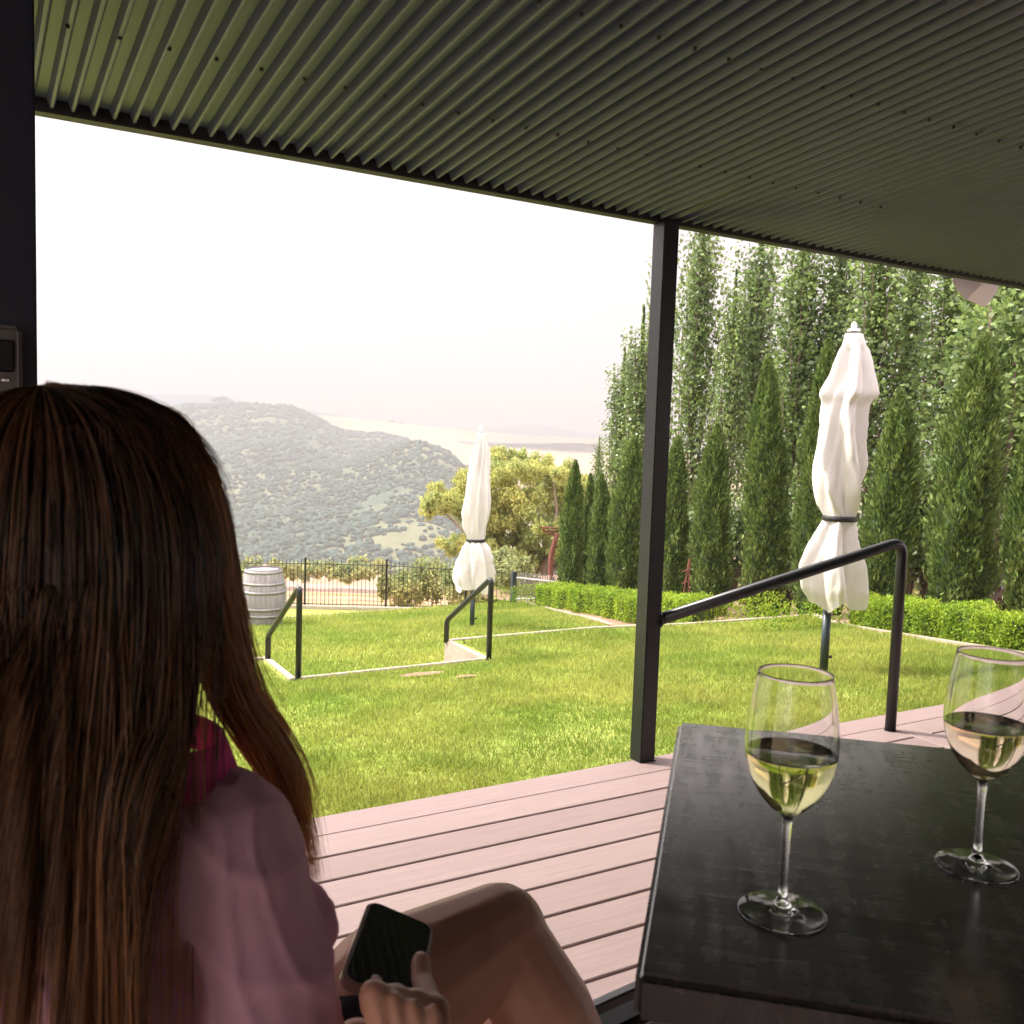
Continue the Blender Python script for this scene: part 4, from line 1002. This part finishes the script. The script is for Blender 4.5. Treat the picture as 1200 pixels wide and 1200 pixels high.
def strands(paths, rad):
    """paths (n,k,3), rad (n,) -> triangular tubes, one island each"""
    n,k,_=paths.shape; T=np.gradient(paths,axis=1); T/=np.linalg.norm(T,axis=2)[...,None]+1e-9
    ref=np.array([.3,.9,.1]); A=np.cross(T,ref); A/=np.linalg.norm(A,axis=2)[...,None]+1e-9; Bn=np.cross(T,A)
    tt=np.linspace(0,1,k); tap=np.minimum(1,(1.02-tt)*4)*np.minimum(1,.5+tt*6)
    V=[]
    for j in range(3):
        a=2*math.pi*j/3; V.append(paths+(A*math.cos(a)+Bn*math.sin(a))*(rad[:,None]*tap[None])[...,None])
    V=np.stack(V,2).reshape(n,k*3,3)
    fi=[]
    for i in range(k-1):
        for j in range(3): fi.append((i*3+j,i*3+(j+1)%3,(i+1)*3+(j+1)%3,(i+1)*3+j))
    fi=np.array(fi); FI=(fi[None]+np.arange(n)[:,None,None]*k*3).reshape(-1)
    me=bpy.data.meshes.new('hair'); VV=V.reshape(-1,3)
    me.vertices.add(len(VV)); me.vertices.foreach_set('co',VV.reshape(-1).astype('f4'))
    me.loops.add(len(FI)); me.loops.foreach_set('vertex_index',FI.astype('i4'))
    me.polygons.add(len(FI)//4); me.polygons.foreach_set('loop_start',np.arange(0,len(FI),4,dtype='i4')); me.polygons.foreach_set('use_smooth',np.ones(len(FI)//4,dtype=bool))
    me.update(calc_edges=True); return me
G=np.random.default_rng(42); K=26
def hair_group(n, phi0, phi1, ends, lock=False):
    # coordinates: a = right offset, b = ahead offset from head axis, z
    out=[]
    for s_ in range(n):
        cl_=G.uniform(phi0,phi1); phi=cl_; 
        lay=G.uniform(0,1)**.6          # 1 = outer layer
        ta=np.linspace(0,1,K); pts=np.zeros((K,3))
        er=.107*(.86+.14*lay); ef=.118*(.86+.14*lay); eh=.122*(.90+.10*lay)
        ct=math.cos(phi); sn=math.sin(phi)
        clump=math.sin(phi*17)*.5+math.sin(phi*41+1.3)*.5
        zend=ends(phi)
        # part: roots spread along the front-back line on top
        rootb=G.uniform(-.05,.07)
        for i,t_ in enumerate(ta):
            if t_<.36:
                q_=t_/.36*math.pi/2; rr_=math.sin(q_); zz_=math.cos(q_)
                a=er*ct*rr_; b2=ef*sn*rr_+rootb*(1-rr_); z=HC[2]+eh*zz_-.005
            else:
                w=(t_-.36)/.64; z=HC[2]-.005-w*(HC[2]-zend)
                f_=float(np.interp(w,[0,.12,.3,.5,.75,1],[1.0,1.02,.90,.80,.84,.90]))
                a=er*ct*f_*(1+.05*clump*w*2); b2=ef*sn*f_
                a+=.018*clump*w; b2+=.012*math.cos(phi*23)*w-(.045*w if sn<.3 else 0)
            if t_>=.36 and sn<.35:
                kq=min(1,max(0,(w-.22)/.22)); kq=kq*kq*(3-2*kq); b2=b2*(1-kq)+min(b2,-.088-.02*lay)*kq
            pts[i]=(a,b2,z)
        out.append((pts,phi,lay))
    return out
paths=[];rads=[]
def addp(pts,r_):
    c=HC.copy(); w=np.array([c[0],c[1],0])[None]+pts[:,0:1]*RH[None]+pts[:,1:2]*FH[None]; w[:,2]=pts[:,2]
    paths.append(w); rads.append(r_)
ends=lambda ph: (1.03+.33*G.uniform(0,1)) if math.cos(ph)<.55 else (.93+.16*G.uniform(-1,1))
for pts,phi,lay in hair_group(8000,math.radians(-215),math.radians(-12),ends):
    j_=G.normal(size=3)*.0035; ramp=np.linspace(0,1,K)[:,None]
    pts=pts+ j_[None]*ramp*1.5
    # thin out toward the tips: gather into wisps
    c_=(round(math.degrees(phi)/10)+.25*math.sin(round(math.degrees(phi)/10)*3.1))*math.radians(10); tgt=.104*math.cos(c_)*.84
    wv=np.clip((np.linspace(0,1,K)-.42)/.58,0,1)[:,None]**1.1*.85
    pts[:,0:1]+= (tgt-pts[:,0:1])*wv
    addp(pts,G.uniform(.00028,.0006))
# right front lock, falling in front of the shoulder
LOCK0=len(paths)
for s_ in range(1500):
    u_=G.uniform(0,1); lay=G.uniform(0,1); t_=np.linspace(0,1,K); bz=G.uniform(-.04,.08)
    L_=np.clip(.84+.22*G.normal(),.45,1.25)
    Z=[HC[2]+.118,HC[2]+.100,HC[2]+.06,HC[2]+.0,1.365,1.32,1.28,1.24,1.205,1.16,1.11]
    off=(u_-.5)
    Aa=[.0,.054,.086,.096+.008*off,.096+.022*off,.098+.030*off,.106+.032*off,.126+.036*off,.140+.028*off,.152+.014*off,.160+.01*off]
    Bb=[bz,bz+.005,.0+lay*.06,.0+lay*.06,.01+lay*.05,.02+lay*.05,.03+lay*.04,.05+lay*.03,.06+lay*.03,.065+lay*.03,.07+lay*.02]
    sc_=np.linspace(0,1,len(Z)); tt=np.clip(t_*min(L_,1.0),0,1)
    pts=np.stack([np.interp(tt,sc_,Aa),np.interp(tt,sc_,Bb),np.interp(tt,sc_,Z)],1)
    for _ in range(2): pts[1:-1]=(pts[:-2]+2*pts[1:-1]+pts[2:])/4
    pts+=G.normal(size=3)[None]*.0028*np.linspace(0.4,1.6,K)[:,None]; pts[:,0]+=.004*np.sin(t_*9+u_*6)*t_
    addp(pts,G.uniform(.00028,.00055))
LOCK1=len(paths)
# stray hairs across the back of the shirt and beside the face
for s_ in range(120):
    phi=math.radians(G.uniform(-100,0)); t_=np.linspace(0,1,K); ct,sn=math.cos(phi),math.sin(phi); zend=G.uniform(.85,1.12)
    z=np.interp(t_,[0,.2,.36,1],[HC[2]+.12,HC[2]+.09,HC[2],zend]); fr=np.interp(t_,[0,.2,.36,.5,1],[.05,.75,1.04,1.05,1.0])
    amp=G.uniform(-.05,.05); a=.106*ct*fr+amp*np.clip(t_-.4,0,1)*np.sin(t_*G.uniform(2,6)); b2=.118*sn*fr-.045*np.clip(t_-.5,0,1)
    addp(np.stack([a,b2,z],1),G.uniform(.0003,.0005))
for s_ in range(420):   # flyaways over the crown
    phi=G.uniform(0,2*math.pi); t_=np.linspace(0,1,K); q_=t_*G.uniform(.8,1.6); hh=1+.06*t_*G.uniform(.0,2.2)
    addp(np.stack([.105*math.cos(phi)*np.sin(q_)*hh,.119*math.sin(phi)*np.sin(q_)*hh+.01,HC[2]+.119*np.cos(q_)*hh],1),.00025)
hm2=hm.copy(); hm2.name='backlit_tint_hair'; ce=[n_ for n_ in hm2.node_tree.nodes if n_.type=='VALTORGB'][0].color_ramp.elements
ce[0].color=(.20,.11,.055,1); ce[1].color=(.52,.32,.16,1); ce[2].color=(.80,.60,.34,1)  # golden backlight on the lock put into lighter strand colours
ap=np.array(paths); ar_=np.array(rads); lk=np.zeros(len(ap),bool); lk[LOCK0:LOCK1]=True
lme=strands(ap[lk],ar_[lk]); lme.materials.append(hm2); lo_=bpy.data.objects.new('front_lock',lme); COL.objects.link(lo_); lo_.parent=pe; lo_['label']='front lock of hair, backlight put into its lighter brown'
hme=strands(ap[~lk],ar_[~lk]); hme.materials.append(hm)
ho=bpy.data.objects.new('hair',hme); COL.objects.link(ho); ho.parent=pe
# scalp-side mass under the strands
scalp=mat('hair_undercoat',(.014,.009,.007),.7)
def under(bm):
    ellip(bm,HC+np.array([0,0,.0]),(.092,.106,.112),-YAW)
    capsule(bm,HC-FH*.02-RH*.0,P(-.325,.655,1.20),.085,.06)
    capsule(bm,P(-.37,.655,1.33),P(-.385,.63,1.19),.06,.03); capsule(bm,P(-.29,.655,1.33),P(-.30,.63,1.20),.05,.02)
organic('hair_underlayer',under,.006,scalp,pe,6)

# phone -----------------------------------------------------------------
A_=Hc(433,1053,1.02); B_=Hc(510,1086,1.02); dn=(Hc(466,1182,.86)-B_).normalized(); wv=(B_-A_).normalized(); dn=(dn-wv*dn.dot(wv)).normalized(); nn=wv.cross(dn)
if nn.dot(Vector(fw))>0: nn=-nn
ph=thing('phone','smartphone with black glossy screen in a clear case, held in the hand','phone')
ph.matrix_world=Matrix(((wv.x,dn.x,nn.x,A_.x),(wv.y,dn.y,nn.y,A_.y),(wv.z,dn.z,nn.z,A_.z),(0,0,0,1)))
def rrect(x0,y0,x1,y1,r_,z0,z1,n=8):
    pts=[]
    for cx,cy,a0 in ((x1-r_,y1-r_,0),(x0+r_,y1-r_,90),(x0+r_,y0+r_,180),(x1-r_,y0+r_,270)):
        for i in range(n+1):
            a=math.radians(a0+90*i/n); pts.append((cx+r_*math.cos(a),cy+r_*math.sin(a)))
    k_=len(pts); return MB().add([(x,y,z0) for x,y in pts]+[(x,y,z1) for x,y in pts],[tuple(range(k_))[::-1],tuple(range(k_,2*k_))]+[(i,(i+1)%k_,k_+(i+1)%k_,k_+i) for i in range(k_)])
PW=(B_-A_).length
rrect(0,0,PW,PW*1.95,.013,-.010,0).build('case',mat('clear_case',(.42,.33,.29),.18,0,.6),ph,bevel=.0015)
rrect(.0035,.0035,PW-.0035,PW*1.95-.0035,.011,.0002,.0012).build('screen',mat('black_screen',(.006,.006,.007),.04,0,.6),ph)

# stools ---------------------------------------------------------------
stl=mat('brushed_metal',(.35,.35,.36),.35,.8)
s1=thing('bar_stool','slatted metal bar stool whose seat shows under the near table corner','stool',(.62,.62,0))
def stool(t,z,cx,cy,ang):
    R=Matrix.Rotation(ang,3,'Z')
    for i in range(7):
        a=-.18+.052*i; mb=MB().box((-.19,a,z-.02),(.19,a+.036,z),ang); mb.build('slat',M['black'],t,bevel=.003)
    mb=MB().box((-.205,-.20,z-.045),(.205,-.182,z-.003),ang); mb.build('seat_frame',stl,t,bevel=.003)
    mb=MB().box((-.205,.186,z-.045),(.205,.204,z-.003),ang); mb.build('seat_frame',stl,t,bevel=.003)
    for sx_ in (-1,1):
        for sy_ in (-1,1):
            p0=R@Vector((.18*sx_,.18*sy_,z-.04)); p1=R@Vector((.23*sx_,.23*sy_,.002)); MB().tube([p0,p1],.013,8).build('leg',M['black'],t)
    MB().tube([R@Vector((.2,-.2,.25)),R@Vector((-.2,-.2,.25))],.009,8).build('footrest',stl,t)
sb=at(812,1262,1.22); s1.location=(sb[0],sb[1],0); stool(s1,sb[2]+.0,0,0,.12)
s2=thing('bar_stool','bar stool the person with the pink shirt is sitting on','stool',tuple(P(-.325,.72,0))); stool(s2,.70,0,0,-YAW)

# building wall behind the camera
bw=MB().box((-4,-2.85,-.3),(9.2,-2.7,3.1)).build('building_wall',mat('dark_wall',(.36,.34,.33),.8)); tag(bw,'dark rear wall of the veranda behind the viewer','wall')

# ------------------------------------------------------------------ haze
hz=MB().box((-13000,-600,-420),(13000,13000,400)).build('haze',None); hz['kind']='stuff'
hmt=bpy.data.materials.new('haze_air'); hmt.use_nodes=True; nt=hmt.node_tree; nt.nodes.remove(nt.nodes['Principled BSDF'])
vp=nt.nodes.new('ShaderNodeVolumePrincipled'); vp.inputs['Color'].default_value=(.415,.420,.440,1); vp.inputs['Density'].default_value=.00088; vp.inputs['Anisotropy'].default_value=.2
nt.links.new(vp.outputs[0],nt.nodes['Material Output'].inputs['Volume']); hz.data.materials.append(hmt)
hz.visible_shadow=True

# ------------------------------------------------------------------ light
SD=Vector((-.72,.78,1.12)).normalized()
el=math.asin(SD.z); az=math.atan2(SD.x,SD.y)
W_=bpy.data.worlds.new('World'); S.world=W_; W_.use_nodes=True; nt=W_.node_tree; N=nt.nodes; L=nt.links; bg=N['Background']
sk=N.new('ShaderNodeTexSky'); sk.sky_type='NISHITA'; sk.sun_disc=False; sk.sun_elevation=el; sk.sun_rotation=az; sk.dust_density=3.0; sk.air_density=1.0; sk.ozone_density=1.0
# thin high cloud veil over the sky
tc=N.new('ShaderNodeTexCoord'); mp=N.new('ShaderNodeMapping'); mp.inputs['Scale'].default_value=(2.2,2.2,7); L.new(tc.outputs['Generated'],mp.inputs[0])
nz=N.new('ShaderNodeTexNoise'); nz.inputs['Scale'].default_value=1.6; nz.inputs['Detail'].default_value=5; L.new(mp.outputs[0],nz.inputs['Vector'])
rp_=N.new('ShaderNodeMapRange'); rp_.inputs['From Min'].default_value=.3; rp_.inputs['From Max'].default_value=.6; rp_.inputs['To Min'].default_value=.84; rp_.inputs['To Max'].default_value=.97; L.new(nz.outputs['Fac'],rp_.inputs['Value'])
mx=N.new('ShaderNodeMix'); mx.data_type='RGBA'; L.new(rp_.outputs[0],mx.inputs[0]); L.new(sk.outputs[0],mx.inputs[6]); mx.inputs[7].default_value=(7.9,7.15,7.2,1)
nv=N.new('ShaderNodeVectorMath'); nv.operation='NORMALIZE'; L.new(tc.outputs['Generated'],nv.inputs[0])
dt=N.new('ShaderNodeVectorMath'); dt.operation='DOT_PRODUCT'; L.new(nv.outputs[0],dt.inputs[0]); dt.inputs[1].default_value=tuple(SD)
g1=N.new('ShaderNodeMapRange'); g1.interpolation_type='SMOOTHSTEP'; g1.inputs['From Min'].default_value=.68; g1.inputs['From Max'].default_value=1.0; g1.inputs['To Min'].default_value=.238; g1.inputs['To Max'].default_value=1.6; L.new(dt.outputs['Value'],g1.inputs['Value'])
sz=N.new('ShaderNodeSeparateXYZ'); L.new(nv.outputs[0],sz.inputs[0])
g2=N.new('ShaderNodeMapRange'); g2.interpolation_type='SMOOTHSTEP'; g2.inputs['From Min'].default_value=.36; g2.inputs['From Max'].default_value=.8; g2.inputs['To Min'].default_value=0; g2.inputs['To Max'].default_value=.55; L.new(sz.outputs['Z'],g2.inputs['Value'])
# unseen sky behind the house, brightened to light the veranda interior
g3=N.new('ShaderNodeMapRange'); g3.interpolation_type='SMOOTHSTEP'; g3.inputs['From Min'].default_value=.15; g3.inputs['From Max'].default_value=-.55; g3.inputs['To Min'].default_value=0; g3.inputs['To Max'].default_value=.9; L.new(sz.outputs['Y'],g3.inputs['Value'])
n3=N.new('ShaderNodeTexNoise'); n3.inputs['Scale'].default_value=1.0; n3.inputs['Detail'].default_value=4; m3_=N.new('ShaderNodeMapping'); m3_.inputs['Scale'].default_value=(2.5,2.5,11); L.new(tc.outputs['Generated'],m3_.inputs[0]); L.new(m3_.outputs[0],n3.inputs['Vector'])
g4=N.new('ShaderNodeMapRange'); g4.inputs['From Min'].default_value=.35; g4.inputs['From Max'].default_value=.7; g4.inputs['To Min'].default_value=.93; g4.inputs['To Max'].default_value=1.06; L.new(n3.outputs['Fac'],g4.inputs['Value'])
a1=N.new('ShaderNodeMath'); a1.operation='ADD'; L.new(g1.outputs[0],a1.inputs[0]); L.new(g2.outputs[0],a1.inputs[1])
a2=N.new('ShaderNodeMath'); a2.operation='ADD'; L.new(a1.outputs[0],a2.inputs[0]); L.new(g3.outputs[0],a2.inputs[1])
a3=N.new('ShaderNodeMath'); a3.operation='MULTIPLY'; L.new(a2.outputs[0],a3.inputs[0]); L.new(g4.outputs[0],a3.inputs[1])
sc3=N.new('ShaderNodeVectorMath'); sc3.operation='SCALE'; L.new(mx.outputs[2],sc3.inputs[0]); L.new(a3.outputs[0],sc3.inputs['Scale'])
L.new(sc3.outputs[0],bg.inputs['Color']); bg.inputs['Strength'].default_value=.10
sl_=bpy.data.lights.new('sun','SUN'); sl_.energy=2.2; sl_.angle=math.radians(6); sl_.color=(1,.93,.84)
so=bpy.data.objects.new('sun',sl_); COL.objects.link(so); so.rotation_euler=(-SD).to_track_quat('-Z','Y').to_euler()

S.view_settings.view_transform='Standard'; S.view_settings.look='None'; S.view_settings.gamma=1; S.view_settings.exposure=2.44
S.cycles.max_bounces=10; S.cycles.transmission_bounces=10; S.cycles.transparent_max_bounces=8; S.cycles.volume_bounces=1; S.cycles.diffuse_bounces=4
S.cycles.use_denoising=True; S.cycles.caustics_refractive=True; S.cycles.caustics_reflective=False; S.cycles.sample_clamp_indirect=6
